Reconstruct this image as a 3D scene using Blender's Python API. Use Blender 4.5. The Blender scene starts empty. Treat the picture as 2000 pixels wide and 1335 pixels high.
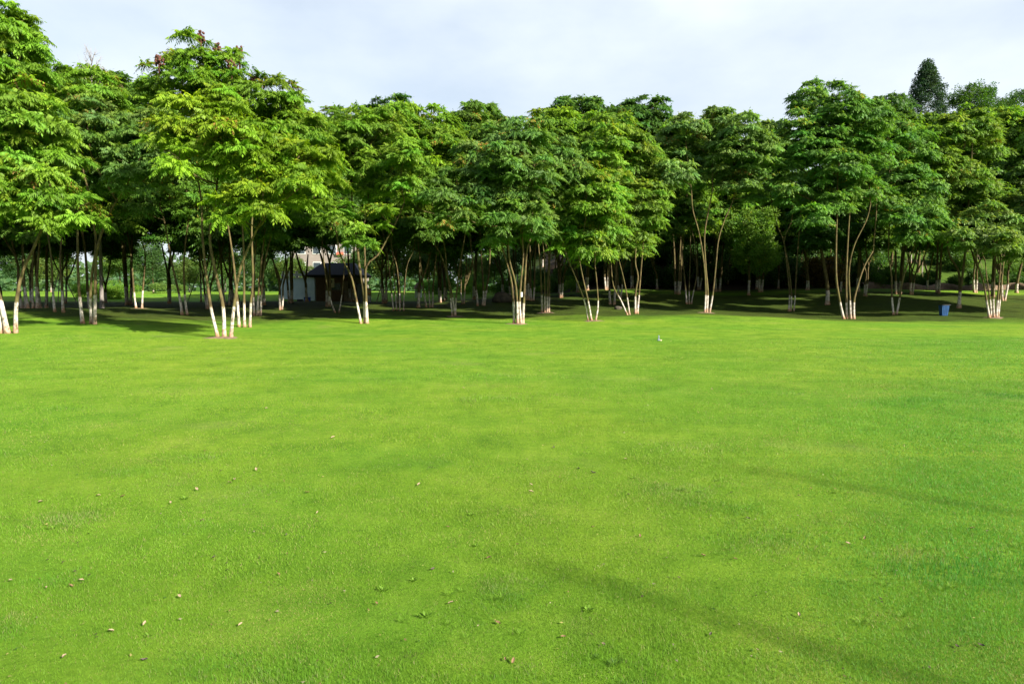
import bpy, math, random
import numpy as np
from mathutils import Vector

scene = bpy.context.scene
col = scene.collection
R = math.radians
rnd = random.Random(7)
rng = np.random.default_rng(7)

# ---------------------------------------------------------------- camera
CAMZ = 1.74
F = 1333.0                      # focal length in photo pixels (2000 wide)
PITCH = math.atan(102.5 / F)
cd = bpy.data.cameras.new("camera")
cd.sensor_width = 36; cd.lens = 24.0
cd.clip_start = 0.1; cd.clip_end = 3000
cam = bpy.data.objects.new("camera", cd); col.objects.link(cam)
cam.location = (0, 0, CAMZ)
cam.rotation_euler = (math.pi / 2 - PITCH, 0, 0)
scene.camera = cam

def at(px, py, D):
    """point at forward distance D (world y) seen at photo pixel (px, py)"""
    u = (px - 1000) / F; v = -(py - 667.5) / F
    c, s = math.cos(PITCH), math.sin(PITCH)
    dy = c + v * s
    dz = v * c - s
    k = D / dy
    return np.array([u * k, D, CAMZ + dz * k])

# ---------------------------------------------------------------- light
SUN_EL = R(31)
SH = np.array([0.79, -0.613]); SH /= np.linalg.norm(SH)
sdir = Vector((SH[0] * math.cos(SUN_EL), SH[1] * math.cos(SUN_EL), math.sin(SUN_EL)))
ld = bpy.data.lights.new("sun", 'SUN'); ld.energy = 5.0; ld.angle = R(0.7); ld.color = (1.0, 0.93, 0.80)
sun = bpy.data.objects.new("sun", ld); col.objects.link(sun)
sun.rotation_euler = sdir.to_track_quat('Z', 'Y').to_euler()
sun.location = (30, -30, 40)

world = bpy.data.worlds.new("World"); scene.world = world; world.use_nodes = True
wn = world.node_tree; wn.nodes.clear()
def wnode(t, **kw):
    n = wn.nodes.new(t)
    for k, v in kw.items(): setattr(n, k, v)
    return n
wo = wnode('ShaderNodeOutputWorld'); bg = wnode('ShaderNodeBackground'); bg.inputs[1].default_value = 0.069
sky = wnode('ShaderNodeTexSky', sky_type='NISHITA', sun_disc=False, sun_elevation=SUN_EL,
            sun_rotation=math.atan2(SH[0], SH[1]), air_density=1.0, dust_density=2.0)
tc = wnode('ShaderNodeTexCoord'); mp = wnode('ShaderNodeMapping'); mp.inputs['Scale'].default_value = (1.0, 1.0, 2.2)
mp.inputs['Location'].default_value = (0.35, 0.1, 0.3)
nz = wnode('ShaderNodeTexNoise'); nz.inputs['Scale'].default_value = 2.4; nz.inputs['Detail'].default_value = 7; nz.inputs['Roughness'].default_value = 0.5
rp = wnode('ShaderNodeValToRGB'); rp.color_ramp.elements[0].position = 0.38; rp.color_ramp.elements[1].position = 0.68
rp.color_ramp.elements[0].color = (0.52, 0.52, 0.52, 1); rp.color_ramp.elements[1].color = (1, 1, 1, 1)
mx = wnode('ShaderNodeMix', data_type='RGBA'); mx.inputs[7].default_value = (5.5, 6.05, 6.6, 1)
wn.links.new(tc.outputs['Generated'], mp.inputs[0]); wn.links.new(mp.outputs[0], nz.inputs['Vector'])
wn.links.new(nz.outputs[0], rp.inputs[0])
sz = wnode('ShaderNodeSeparateXYZ'); wn.links.new(tc.outputs['Generated'], sz.inputs[0])
hm = wnode('ShaderNodeMapRange'); wn.links.new(sz.outputs[2], hm.inputs[0])
for i_, v_ in enumerate((0.40, 0.70, 1.0, 0.15)): hm.inputs[i_ + 1].default_value = v_
cm = wnode('ShaderNodeMath', operation='MULTIPLY'); wn.links.new(rp.outputs[0], cm.inputs[0]); wn.links.new(hm.outputs[0], cm.inputs[1])
wn.links.new(cm.outputs[0], mx.inputs[0])
wn.links.new(sky.outputs[0], mx.inputs[6]); wn.links.new(mx.outputs[2], bg.inputs[0]); wn.links.new(bg.outputs[0], wo.inputs[0])

scene.view_settings.view_transform = 'Standard'; scene.view_settings.look = 'None'
scene.view_settings.gamma = 1; scene.view_settings.exposure = 1.35
scene.render.engine = 'CYCLES'
scene.cycles.max_bounces = 6; scene.cycles.diffuse_bounces = 3; scene.cycles.glossy_bounces = 2
scene.cycles.transmission_bounces = 3; scene.cycles.transparent_max_bounces = 4

# ---------------------------------------------------------------- materials
def mat(name):
    m = bpy.data.materials.new(name); m.use_nodes = True
    nt = m.node_tree; b = nt.nodes['Principled BSDF']; b.inputs['Roughness'].default_value = 0.8
    return m, nt, b
def N(nt, t, **kw):
    n = nt.nodes.new(t)
    for k, v in kw.items(): setattr(n, k, v)
    return n
def noise(nt, scale, detail=4, rough=0.55, coord='Object', sc=(1, 1, 1)):
    t = N(nt, 'ShaderNodeTexCoord'); m = N(nt, 'ShaderNodeMapping'); m.inputs['Scale'].default_value = sc
    n = N(nt, 'ShaderNodeTexNoise'); n.inputs['Scale'].default_value = scale
    n.inputs['Detail'].default_value = detail; n.inputs['Roughness'].default_value = rough
    nt.links.new(t.outputs[coord], m.inputs[0]); nt.links.new(m.outputs[0], n.inputs['Vector'])
    return n
def ramp(nt, src, stops):
    r = N(nt, 'ShaderNodeValToRGB'); e = r.color_ramp.elements
    while len(e) < len(stops): e.new(0.5)
    for i, (p, c) in enumerate(stops):
        e[i].position = p; e[i].color = (*c, 1) if len(c) == 3 else c
    nt.links.new(src, r.inputs[0]); return r
def mixc(nt, fac, a, b, mode='MIX'):
    m = N(nt, 'ShaderNodeMix', data_type='RGBA', blend_type=mode)
    for s, v in ((0, fac), (6, a), (7, b)):
        if hasattr(v, 'is_output') or hasattr(v, 'links'): nt.links.new(v, m.inputs[s])
        elif s == 0: m.inputs[0].default_value = v
        else: m.inputs[s].default_value = (*v, 1)
    return m.outputs[2]
def mth(nt, op, a, b=0.0):
    m = N(nt, 'ShaderNodeMath', operation=op)
    for i, v in enumerate((a, b)):
        if hasattr(v, 'links'): nt.links.new(v, m.inputs[i])
        else: m.inputs[i].default_value = v
    return m.outputs[0]
def bump(nt, b, src, strength=0.4, dist=0.02):
    n = N(nt, 'ShaderNodeBump'); n.inputs['Strength'].default_value = strength; n.inputs['Distance'].default_value = dist
    nt.links.new(src, n.inputs['Height']); nt.links.new(n.outputs[0], b.inputs['Normal'])

def simple(name, c1, c2, scale=6, rough=0.8, bstr=0.3, bd=0.01, sc=(1, 1, 1), detail=5, spec=0.5):
    m, nt, b = mat(name); n = noise(nt, scale, detail, sc=sc)
    r = ramp(nt, n.outputs[0], [(0.3, c1), (0.7, c2)]); nt.links.new(r.outputs[0], b.inputs['Base Color'])
    b.inputs['Roughness'].default_value = rough; b.inputs['Specular IOR Level'].default_value = spec
    if bstr: bump(nt, b, n.outputs[0], bstr, bd)
    return m

def leaf_material(name, trans=0.42):
    m, nt, b = mat(name)
    a = N(nt, 'ShaderNodeAttribute', attribute_name='tint')
    nt.links.new(a.outputs['Color'], b.inputs['Base Color'])
    b.inputs['Roughness'].default_value = 0.55; b.inputs['Specular IOR Level'].default_value = 0.25
    tr = N(nt, 'ShaderNodeBsdfTranslucent'); mxs = N(nt, 'ShaderNodeMixShader'); mxs.inputs[0].default_value = trans
    nt.links.new(mixc(nt, 1.0, a.outputs['Color'], (1.25, 1.25, 0.5), 'MULTIPLY'), tr.inputs[0])
    nt.links.new(b.outputs[0], mxs.inputs[1]); nt.links.new(tr.outputs[0], mxs.inputs[2])
    nt.links.new(mxs.outputs[0], nt.nodes['Material Output'].inputs[0])
    return m
M_leaf = leaf_material('leaf_green')
M_grassblade = leaf_material('grass_blade', 0.3)

def bark_material(name, paint=True):
    m, nt, b = mat(name)
    n = noise(nt, 9, 6, sc=(1, 1, 0.35)); n2 = noise(nt, 2.2, 3)
    bark = ramp(nt, n.outputs[0], [(0.3, (0.035, 0.026, 0.014)), (0.55, (0.115, 0.085, 0.038)), (0.75, (0.19, 0.145, 0.065))]).outputs[0]
    lich = ramp(nt, n2.outputs[0], [(0.45, (0, 0, 0)), (0.62, (1, 1, 1))]).outputs[0]
    bark = mixc(nt, mth(nt, 'MULTIPLY', lich, 0.5), bark, (0.125, 0.12, 0.038))
    out = bark
    if paint:
        t = N(nt, 'ShaderNodeTexCoord'); sp = N(nt, 'ShaderNodeSeparateXYZ'); nt.links.new(t.outputs['Object'], sp.inputs[0])
        n3 = noise(nt, 16, 5, sc=(1, 1, 0.5)); n4 = noise(nt, 5, 3)
        z = mth(nt, 'ADD', sp.outputs[2], mth(nt, 'MULTIPLY', mth(nt, 'SUBTRACT', n3.outputs[0], 0.5), 0.05))
        oi = N(nt, 'ShaderNodeObjectInfo'); z = mth(nt, 'ADD', z, mth(nt, 'MULTIPLY', mth(nt, 'SUBTRACT', oi.outputs['Random'], 0.5), 0.16))
        mrw = N(nt, 'ShaderNodeMapRange'); nt.links.new(z, mrw.inputs[0]); mrw.inputs[1].default_value = 1.08; mrw.inputs[2].default_value = 1.15; mrw.inputs[3].default_value = 1; mrw.inputs[4].default_value = 0
        isw = mrw.outputs[0]
        chips = ramp(nt, n3.outputs[0], [(0.52, (1, 1, 1)), (0.64, (0.15, 0.15, 0.15))]).outputs[0]
        isw = mth(nt, 'MULTIPLY', isw, chips)
        white = ramp(nt, n4.outputs[0], [(0.3, (0.24, 0.21, 0.17)), (0.60, (0.60, 0.54, 0.48))]).outputs[0]
        zz = mth(nt, 'ADD', sp.outputs[2], mth(nt, 'MULTIPLY', mth(nt, 'SUBTRACT', n4.outputs[0], 0.5), 0.35))
        mud = N(nt, 'ShaderNodeMapRange'); nt.links.new(zz, mud.inputs[0]); mud.inputs[1].default_value = 0.05; mud.inputs[2].default_value = 0.38
        mud.inputs[3].default_value = 0.85; mud.inputs[4].default_value = 0.0
        white = mixc(nt, mud.outputs[0], white, (0.40, 0.20, 0.10))
        out = mixc(nt, isw, bark, white)
    nt.links.new(out, b.inputs['Base Color']); b.inputs['Roughness'].default_value = 0.9
    b.inputs['Specular IOR Level'].default_value = 0.2
    bump(nt, b, n.outputs[0], 0.6, 0.015)
    return m
M_bark = bark_material('painted_bark')
M_barkraw = bark_material('bare_bark', False)

# ---------------------------------------------------------------- helpers
def tag(o, label=None, cat=None, group=None, kind=None):
    if label: o['label'] = label
    if cat: o['category'] = cat
    if group: o['group'] = group
    if kind: o['kind'] = kind
    return o
def empty(name, loc, rz=0, s=1.0):
    o = bpy.data.objects.new(name, None); col.objects.link(o); o.location = [float(v) for v in loc]; o.rotation_euler = (0, 0, rz)
    o.scale = (s, s, s); o.empty_display_size = 0.3
    return o
def link(name, me, parent=None):
    o = bpy.data.objects.new(name, me); col.objects.link(o)
    if parent: o.parent = parent
    return o
def mesh_np(name, V, Fa, material, tint=None, smooth=False):
    """V (n,3), Fa (m,k) all faces k-gons"""
    V = np.asarray(V, dtype=np.float32); Fa = np.asarray(Fa, dtype=np.int32)
    me = bpy.data.meshes.new(name); m, k = Fa.shape
    me.vertices.add(len(V)); me.vertices.foreach_set('co', V.ravel())
    me.loops.add(m * k); me.loops.foreach_set('vertex_index', Fa.ravel())
    me.polygons.add(m); me.polygons.foreach_set('loop_start', np.arange(0, m * k, k, dtype=np.int32))
    me.polygons.foreach_set('loop_total', np.full(m, k, dtype=np.int32))
    if smooth: me.polygons.foreach_set('use_smooth', np.ones(m, dtype=bool))
    me.update(calc_edges=True)
    if tint is not None:
        a = me.attributes.new('tint', 'FLOAT_COLOR', 'POINT')
        c = np.ones((len(V), 4), dtype=np.float32); c[:, :3] = tint; a.data.foreach_set('color', c.ravel())
    me.materials.append(material)
    return me

class MB:
    """mesh builder for boxes, tubes, prisms -> one mesh"""
    def __init__(s): s.v = []; s.f = []
    def add(s, vs, fs):
        o = len(s.v); s.v += [tuple(float(c) for c in v) for v in vs]; s.f += [tuple(i + o for i in f) for f in fs]; return s
    def box(s, c, d, rz=0, top=1.0):
        x, y, z = d[0] / 2, d[1] / 2, d[2] / 2; vs = []
        for sz in (-1, 1):
            k = top if sz == 1 else 1
            for sx, sy in ((-1, -1), (1, -1), (1, 1), (-1, 1)):
                px, py = sx * x * k, sy * y * k
                vs.append((c[0] + px * math.cos(rz) - py * math.sin(rz), c[1] + px * math.sin(rz) + py * math.cos(rz), c[2] + sz * z))
        return s.add(vs, [(3, 2, 1, 0), (4, 5, 6, 7), (0, 1, 5, 4), (1, 2, 6, 5), (2, 3, 7, 6), (3, 0, 4, 7)])
    def tube(s, pts, rad, n=8, cap=True):
        pts = [np.array(p, float) for p in pts]; vs = []; fs = []; m = len(pts)
        if not hasattr(rad, '__len__'): rad = [rad] * m
        u = None
        for i, p in enumerate(pts):
            t = pts[min(i + 1, m - 1)] - pts[max(i - 1, 0)]; t = t / (np.linalg.norm(t) + 1e-9)
            if u is None:
                ref = np.array([1.0, 0, 0]) if abs(t[0]) < 0.9 else np.array([0, 1.0, 0])
                u = np.cross(t, ref)
            else: u = u - t * np.dot(u, t)
            u = u / (np.linalg.norm(u) + 1e-9); w = np.cross(t, u)
            for j in range(n):
                a = 2 * math.pi * j / n
                vs.append(p + rad[i] * (math.cos(a) * u + math.sin(a) * w))
        for i in range(m - 1):
            for j in range(n):
                a = i * n + j; b = i * n + (j + 1) % n
                fs.append((a, b, b + n, a + n))
        if cap: fs.append(tuple(reversed(range(n)))); fs.append(tuple((m - 1) * n + j for j in range(n)))
        return s.add(vs, fs)
    def lathe(s, c, prof, n=20):
        vs = []; fs = []
        for r_, z in prof:
            for j in range(n):
                a = 2 * math.pi * j / n; vs.append((c[0] + r_ * math.cos(a), c[1] + r_ * math.sin(a), c[2] + z))
        for i in range(len(prof) - 1):
            for j in range(n):
                a = i * n + j; b = i * n + (j + 1) % n; fs.append((a, b, b + n, a + n))
        fs.append(tuple(reversed(range(n)))); fs.append(tuple((len(prof) - 1) * n + j for j in range(n)))
        return s.add(vs, fs)
    def build(s, name, material, parent=None, smooth=False):
        me = bpy.data.meshes.new(name); me.from_pydata(s.v, [], s.f); me.materials.append(material)
        if smooth:
            for p in me.polygons: p.use_smooth = True
        me.update(); return link(name, me, parent)

def catmull(P, step=0.25):
    P = [np.array(p, float) for p in P]
    if len(P) < 3: return P
    Q = [2 * P[0] - P[1]] + P + [2 * P[-1] - P[-2]]; out = []
    for i in range(1, len(Q) - 2):
        n = max(2, int(np.linalg.norm(Q[i + 1] - Q[i]) / step))
        for k in range(n):
            t = k / n
            out.append(0.5 * ((2 * Q[i]) + (-Q[i - 1] + Q[i + 1]) * t + (2 * Q[i - 1] - 5 * Q[i] + 4 * Q[i + 1] - Q[i + 2]) * t * t
                              + (-Q[i - 1] + 3 * Q[i] - 3 * Q[i + 1] + Q[i + 2]) * t ** 3))
    out.append(P[-1]); return out

# ---------------------------------------------------------------- terrain height
def sstep(a, b, x):
    t = np.clip((x - a) / (b - a), 0, 1); return t * t * (3 - 2 * t)
def prior(x, y):
    x = np.asarray(x, float); y = np.asarray(y, float)
    z = 0.65 * sstep(40, 58, y) + 0.7 * sstep(58, 80, y) * sstep(8, -8, x) * 1.0
    z = z + (1.1 * sstep(50, 66, y) + 5.6 * sstep(67, 95, y) + 6 * sstep(95, 150, y)) * sstep(-6, 12, x)
    z = z + 0.02 * np.sin(x * 0.9 + 1) * np.sin(y * 0.7) * sstep(5, 14, y)
    return z
# base pixel (x, y) and distance of every front-grove tree: they fix the ground's gentle shape
BASES = dict(T1=(15, 647, 23.5), T2=(176, 632, 28), T3=(437, 660, 24), T4=(478, 640, 30.6), T5=(361, 615, 37),
             T6=(271, 602, 45), T7=(65, 600, 36), T8=(115, 609, 33), T9=(500, 616, 38.5), T10=(528, 606, 46), T11=(658, 610, 43),
             T12=(712, 631, 34), T13=(778, 607, 46), T14=(838, 602, 50), T15=(887, 618, 41), T16=(938, 595, 50), T17=(1011, 633, 34.5),
             T18=(1065, 611, 44), T19=(1158, 627, 36.5), T20=(1226, 614, 41), T21=(1242, 613, 42), T22=(1346, 594, 54), T23=(1381, 610, 43),
             T24=(1462, 577, 60), T25=(1478, 564, 66), T26=(1545, 608, 49), T27=(1616, 594, 52), T28=(1577, 566, 62), T29=(1656, 623, 43),
             T30=(1748, 615, 45), T31=(1875, 601, 48), T32=(1942, 622, 42.5), T33=(1985, 572, 62), T35=(1265, 571, 60), T36=(1103, 581, 57),
             T37=(660, 592, 52), T38=(870, 584, 62), T39=(560, 600, 48), BIN=(1845, 614, 44), C1=(330, 590, 58), C2=(760, 591, 58), C3=(1000, 583, 58))
cp = np.array([at(*v) for v in BASES.values()])
extra = np.array([[x, y, 0.0] for y in (6, 13, 20) for x in (-18, -9, 0, 9, 18)] + [[x, 30, 0.0] for x in (-4, 4, 12, 22, 30)])
cp = np.vstack([cp, extra])
KS = 6.0
def kern(ax, ay, bx, by): return np.exp(-((ax[:, None] - bx) ** 2 + (ay[:, None] - by) ** 2) / (2 * KS * KS))
Wt = np.linalg.solve(kern(cp[:, 0], cp[:, 1], cp[:, 0], cp[:, 1]) + 0.08 * np.eye(len(cp)), cp[:, 2] - prior(cp[:, 0], cp[:, 1]))
def hz(x, y):
    x = np.atleast_1d(np.asarray(x, float)); y = np.atleast_1d(np.asarray(y, float))
    return prior(x, y) + kern(x, y, cp[:, 0], cp[:, 1]) @ Wt
def H(x, y): return float(hz(x, y)[0])

def axis_pts(lims):
    out = []
    for a, b, st in lims: out += list(np.arange(a, b, st))
    return np.array(out + [lims[-1][1]])
xs = axis_pts([(-900, -200, 50), (-200, -60, 6), (-60, 60, 0.6), (60, 200, 6), (200, 900.1, 50)])
ys = axis_pts([(-120, -4, 6), (-4, 100, 0.6), (100, 200, 5), (200, 1000.1, 50)])
GX, GY = np.meshgrid(xs, ys); gz = hz(GX.ravel(), GY.ravel())
nx, ny = len(xs), len(ys); ii = np.arange(nx * ny).reshape(ny, nx)
gf = np.stack([ii[:-1, :-1], ii[:-1, 1:], ii[1:, 1:], ii[1:, :-1]], -1).reshape(-1, 4)

GK = 0.90
def ground_material():
    m, nt, b = mat('lawn_ground')
    big = noise(nt, 0.16, 4, 0.6); mid = noise(nt, 1.1, 5, 0.6); fine = noise(nt, 26, 6, 0.7, sc=(1, 1, 1)); pat = noise(nt, 0.42, 4, 0.55)
    g = ramp(nt, mid.outputs[0], [(0.28, (0.098, 0.205, 0.014)), (0.5, (0.148, 0.275, 0.019)), (0.72, (0.205, 0.320, 0.032))]).outputs[0]
    gb = ramp(nt, big.outputs[0], [(0.35, (0.72, 0.9, 0.8)), (0.62, (1.12, 1.03, 1.0))]).outputs[0]
    g = mixc(nt, 1.0, g, gb, 'MULTIPLY')
    fr = ramp(nt, fine.outputs[0], [(0.25, (0.62, 0.68, 0.55)), (0.5, (1, 1, 1)), (0.75, (1.2, 1.15, 1.15))]).outputs[0]
    g = mixc(nt, 1.0, g, fr, 'MULTIPLY')
    m2 = noise(nt, 4.5, 5, 0.65); m2r = ramp(nt, m2.outputs[0], [(0.3, (0.74, 0.80, 0.72)), (0.5, (1, 1, 1)), (0.7, (1.14, 1.08, 1.1))]).outputs[0]
    g = mixc(nt, 1.0, g, m2r, 'MULTIPLY')
    # straw-coloured worn spots
    st = ramp(nt, pat.outputs[0], [(0.60, (0, 0, 0)), (0.72, (1, 1, 1))]).outputs[0]
    st = mth(nt, 'MULTIPLY', st, mth(nt, 'MULTIPLY', fine.outputs[0], 0.55))
    g = mixc(nt, st, g, (0.27, 0.25, 0.10))
    # grove litter and bare olive soil, with canopy shade painted into the colour
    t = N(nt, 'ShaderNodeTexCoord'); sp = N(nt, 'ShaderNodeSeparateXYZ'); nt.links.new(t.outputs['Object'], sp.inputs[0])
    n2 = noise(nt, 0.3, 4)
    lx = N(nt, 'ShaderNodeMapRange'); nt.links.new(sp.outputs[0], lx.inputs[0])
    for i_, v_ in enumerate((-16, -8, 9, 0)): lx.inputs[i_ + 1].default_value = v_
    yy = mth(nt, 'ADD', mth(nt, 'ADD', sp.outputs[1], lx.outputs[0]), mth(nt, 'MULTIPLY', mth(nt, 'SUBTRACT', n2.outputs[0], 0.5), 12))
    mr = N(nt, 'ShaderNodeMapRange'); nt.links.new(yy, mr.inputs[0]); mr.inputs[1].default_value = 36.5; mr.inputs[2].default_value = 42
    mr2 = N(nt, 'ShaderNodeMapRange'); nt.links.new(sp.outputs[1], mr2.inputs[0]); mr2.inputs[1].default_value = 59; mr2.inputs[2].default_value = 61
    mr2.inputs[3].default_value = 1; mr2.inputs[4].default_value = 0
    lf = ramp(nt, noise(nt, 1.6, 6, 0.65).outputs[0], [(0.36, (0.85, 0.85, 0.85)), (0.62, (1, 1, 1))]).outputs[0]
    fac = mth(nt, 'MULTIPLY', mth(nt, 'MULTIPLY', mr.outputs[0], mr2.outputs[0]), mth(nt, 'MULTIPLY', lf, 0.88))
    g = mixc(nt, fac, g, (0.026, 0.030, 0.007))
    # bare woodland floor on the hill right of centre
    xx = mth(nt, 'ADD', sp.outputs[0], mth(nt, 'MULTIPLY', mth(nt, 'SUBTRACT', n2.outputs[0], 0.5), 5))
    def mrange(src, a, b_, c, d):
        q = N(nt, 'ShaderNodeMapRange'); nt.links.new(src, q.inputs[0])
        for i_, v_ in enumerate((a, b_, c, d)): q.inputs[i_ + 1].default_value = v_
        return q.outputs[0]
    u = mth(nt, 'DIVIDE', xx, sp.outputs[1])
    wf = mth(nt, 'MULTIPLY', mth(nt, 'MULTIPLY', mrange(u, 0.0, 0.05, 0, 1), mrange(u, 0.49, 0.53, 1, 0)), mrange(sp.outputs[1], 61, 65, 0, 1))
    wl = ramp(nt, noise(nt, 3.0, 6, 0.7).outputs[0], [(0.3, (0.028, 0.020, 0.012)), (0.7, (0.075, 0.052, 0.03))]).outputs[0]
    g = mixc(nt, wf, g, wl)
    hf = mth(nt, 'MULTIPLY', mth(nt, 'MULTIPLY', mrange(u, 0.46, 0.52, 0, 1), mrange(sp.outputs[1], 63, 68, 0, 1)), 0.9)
    hg = ramp(nt, noise(nt, 1.3, 6, 0.7).outputs[0], [(0.35, (0.025, 0.055, 0.010)), (0.65, (0.075, 0.13, 0.014))]).outputs[0]  # rough slope grass, darkened to stand in for shade
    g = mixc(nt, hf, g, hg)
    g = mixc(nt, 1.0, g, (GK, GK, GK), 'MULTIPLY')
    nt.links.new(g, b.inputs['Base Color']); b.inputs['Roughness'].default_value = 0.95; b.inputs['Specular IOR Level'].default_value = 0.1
    bf = noise(nt, 45, 6, 0.75); bump(nt, b, bf.outputs[0], 0.9, 0.03)
    return m
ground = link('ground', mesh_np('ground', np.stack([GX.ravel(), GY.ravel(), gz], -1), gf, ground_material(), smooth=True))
tag(ground, 'mown bright green lawn rolling gently back under the trees', 'ground', kind='structure')

# ---------------------------------------------------------------- lawn grass blades (near field)
def grass_blades():
    zones = [(2.2, 4.0, 24000, 0.016, 0.0021), (4.0, 7.0, 11000, 0.017, 0.003), (7.0, 13.0, 3000, 0.018, 0.0055), (13.0, 24.0, 600, 0.018, 0.011)]
    Vs = []; Cs = []
    g = np.random.default_rng(3)
    PATCH = []
    for i in range(150):
        yy = 2.4 + 12 * g.random() ** 1.5; kd = (0, 0, 0, 1, 1, 2)[i % 6]
        PATCH.append((g.uniform(-0.8, 0.8) * yy, yy, (g.uniform(0.08, 0.35), g.uniform(0.10, 0.4), g.uniform(0.02, 0.06))[kd] * (0.6 + yy / 9), kd))
    for px, py, r_, kd in ((900, 1235, .22, 1), (1180, 1312, .2, 1), (990, 1190, .15, 1), (1900, 1120, .4, 1), (130, 800, .3, 1), (1345, 965, .25, 1), (750, 983, .1, 0), (1460, 1023, .06, 2), (930, 1310, .14, 0), (840, 1110, .1, 2), (1040, 1065, .1, 2), (1870, 1290, .05, 2)):
        yy = CAMZ * F / (py - 565); PATCH.append((at(px, py, yy)[0], yy, r_, kd))
    for y0, y1, dens, h, w in zones:
        hw1 = y1 * 0.80 + 4.0
        n = int((y1 - y0) * 2 * hw1 * dens)
        x = g.uniform(-hw1, hw1, n); y = g.uniform(y0, y1, n)
        k = np.abs(x) < y * 0.80 + 0.4 + 3.4 * g.random(n) ** 1.5; x = x[k]; y = y[k]; n = len(x)
        # patchy vigour
        p = np.sin(x * 1.9 + 1.3 * np.sin(y * 1.1)) * np.sin(y * 2.3 + 1.7 * np.sin(x * 0.8)) + 0.6 * np.sin(x * 5.1 + y * 3.3) * np.sin(y * 4.7 - x * 2.2)
        right = sstep(0.1, 0.75, x / y)
        hh = h * (0.75 + 0.28 * p + 0.35 * right) * g.uniform(0.55, 1.35, n)
        z = hz(x, y)
        a = g.uniform(0, 2 * np.pi, n); b = g.uniform(0, 2 * np.pi, n); lean = g.uniform(0.15, 1.0, n) * hh
        dx, dy = np.cos(a) * w / 2, np.sin(a) * w / 2
        v = np.empty((n, 3, 3)); v[:, 0] = np.stack([x - dx, y - dy, z - 0.003], -1); v[:, 1] = np.stack([x + dx, y + dy, z - 0.003], -1)
        v[:, 2] = np.stack([x + np.cos(b) * lean, y + np.sin(b) * lean, z + hh], -1)
        Vs.append(v.reshape(-1, 3))
        base = np.array([0.150, 0.290, 0.021]); c = np.repeat(base[None], n, 0) * g.uniform(0.8, 1.2, (n, 1))
        q = np.zeros(n)
        for f_, a_ in ((0.7, 0.5), (1.7, 0.4), (4.1, 0.3), (9.0, 0.25)):
            q += a_ * np.sin(x * f_ + 2.1 * np.sin(y * f_ * 0.6 + f_)) * np.sin(y * f_ * 1.2 + 1.7 * np.sin(x * f_ * 0.7 + 2 * f_))
        c *= (1 + 0.13 * q - 0.05 * sstep(7, 3, y))[:, None]
        c[:, 0] *= 1.12 - 0.34 * right - 0.14 * sstep(8, 3.5, y) + 0.08 * np.sin(x * 0.5 + y * 0.3); c[:, 2] *= 1 + 0.6 * right
        dry = g.random(n) < (0.07 + 0.13 * (q > 0.55)); c[dry] = np.array([0.30, 0.26, 0.11]) * g.uniform(0.7, 1.2, (dry.sum(), 1))
        for (sx, sy, sr, kd) in PATCH:
            if sy < y0 - 1 or sy > y1 + 1: continue
            dd = np.hypot((x - sx) / 1.6, y - sy) / sr + 0.25 * np.sin(x * 23 + sy) * np.sin(y * 19 + sx); k = (dd < 1) & (g.random(n) < 1.15 - dd)
            if kd == 0:
                k &= g.random(n) < 0.55; c[k] = np.array([0.33, 0.32, 0.10]) * g.uniform(0.7, 1.15, (k.sum(), 1)); v[k, 2, 2] = z[k] + 0.55 * hh[k]
            elif kd == 1: c[k] *= np.array([0.78, 0.92, 1.0]); v[k, 2, 2] = z[k] + 1.55 * hh[k]
            else: c[k] = np.array([0.075, 0.06, 0.03]) * g.uniform(0.6, 1.3, (k.sum(), 1)); v[k, 2, 2] = z[k] + 0.35 * hh[k]
        Vs[-1] = v.reshape(-1, 3)
        Cs.append(np.repeat(c, 3, 0))
    V = np.vstack(Vs); C = np.vstack(Cs) * GK * 1.08
    o = link('grass', mesh_np('grass', V, np.arange(len(V)).reshape(-1, 3), M_grassblade, C))
    tag(o, 'short mown grass blades of the lawn in the foreground', 'grass', kind='stuff')
grass_blades()

# ---------------------------------------------------------------- foliage templates
def frond(g, L, pairs, ll, lw, droop, e0, hang):
    """one pinnate leaf along +x: returns quads (pairs*2+1, 4, 3)"""
    q = []
    bend = g.uniform(-0.25, 0.25)
    def P(t): return np.array([L * t * math.cos(e0), L * bend * t * t, L * (t * math.sin(e0) - droop * t * t)])
    for i in range(pairs):
        t = 0.16 + 0.84 * (i + g.uniform(-0.2, 0.2)) / pairs
        p = P(t); tan = P(t + 0.03) - P(t - 0.03); tan /= np.linalg.norm(tan)
        prof = 0.55 + 0.6 * math.sin(math.pi * min(1, (t * 0.95))) 
        for s in (-1, 1):
            d = np.array([0.45, s * 1.0, -hang * g.uniform(0.7, 1.3)]); d += g.normal(0, 0.09, 3); d /= np.linalg.norm(d)
            l = ll * prof * g.uniform(0.85, 1.15)
            wv = tan * lw * 0.5 * g.uniform(0.8, 1.2) + np.array([0, 0, g.normal(0, 0.15) * lw])
            mid = p + d * l * 0.45 + np.array([0, 0, 0.1 * l]); tip = p + d * l + np.array([0, 0, -0.12 * l])
            q.append([p, mid - wv, tip, mid + wv])
    p = P(1.0); tan = P(1.0) - P(0.95); tan /= np.linalg.norm(tan); sd = np.cross(tan, [0, 0, 1]); sd /= np.linalg.norm(sd) + 1e-9
    q.append([p, p + tan * ll * 0.5 - sd * lw * 0.5, p + tan * ll, p + tan * ll * 0.5 + sd * lw * 0.5])
    return np.array(q)
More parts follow.
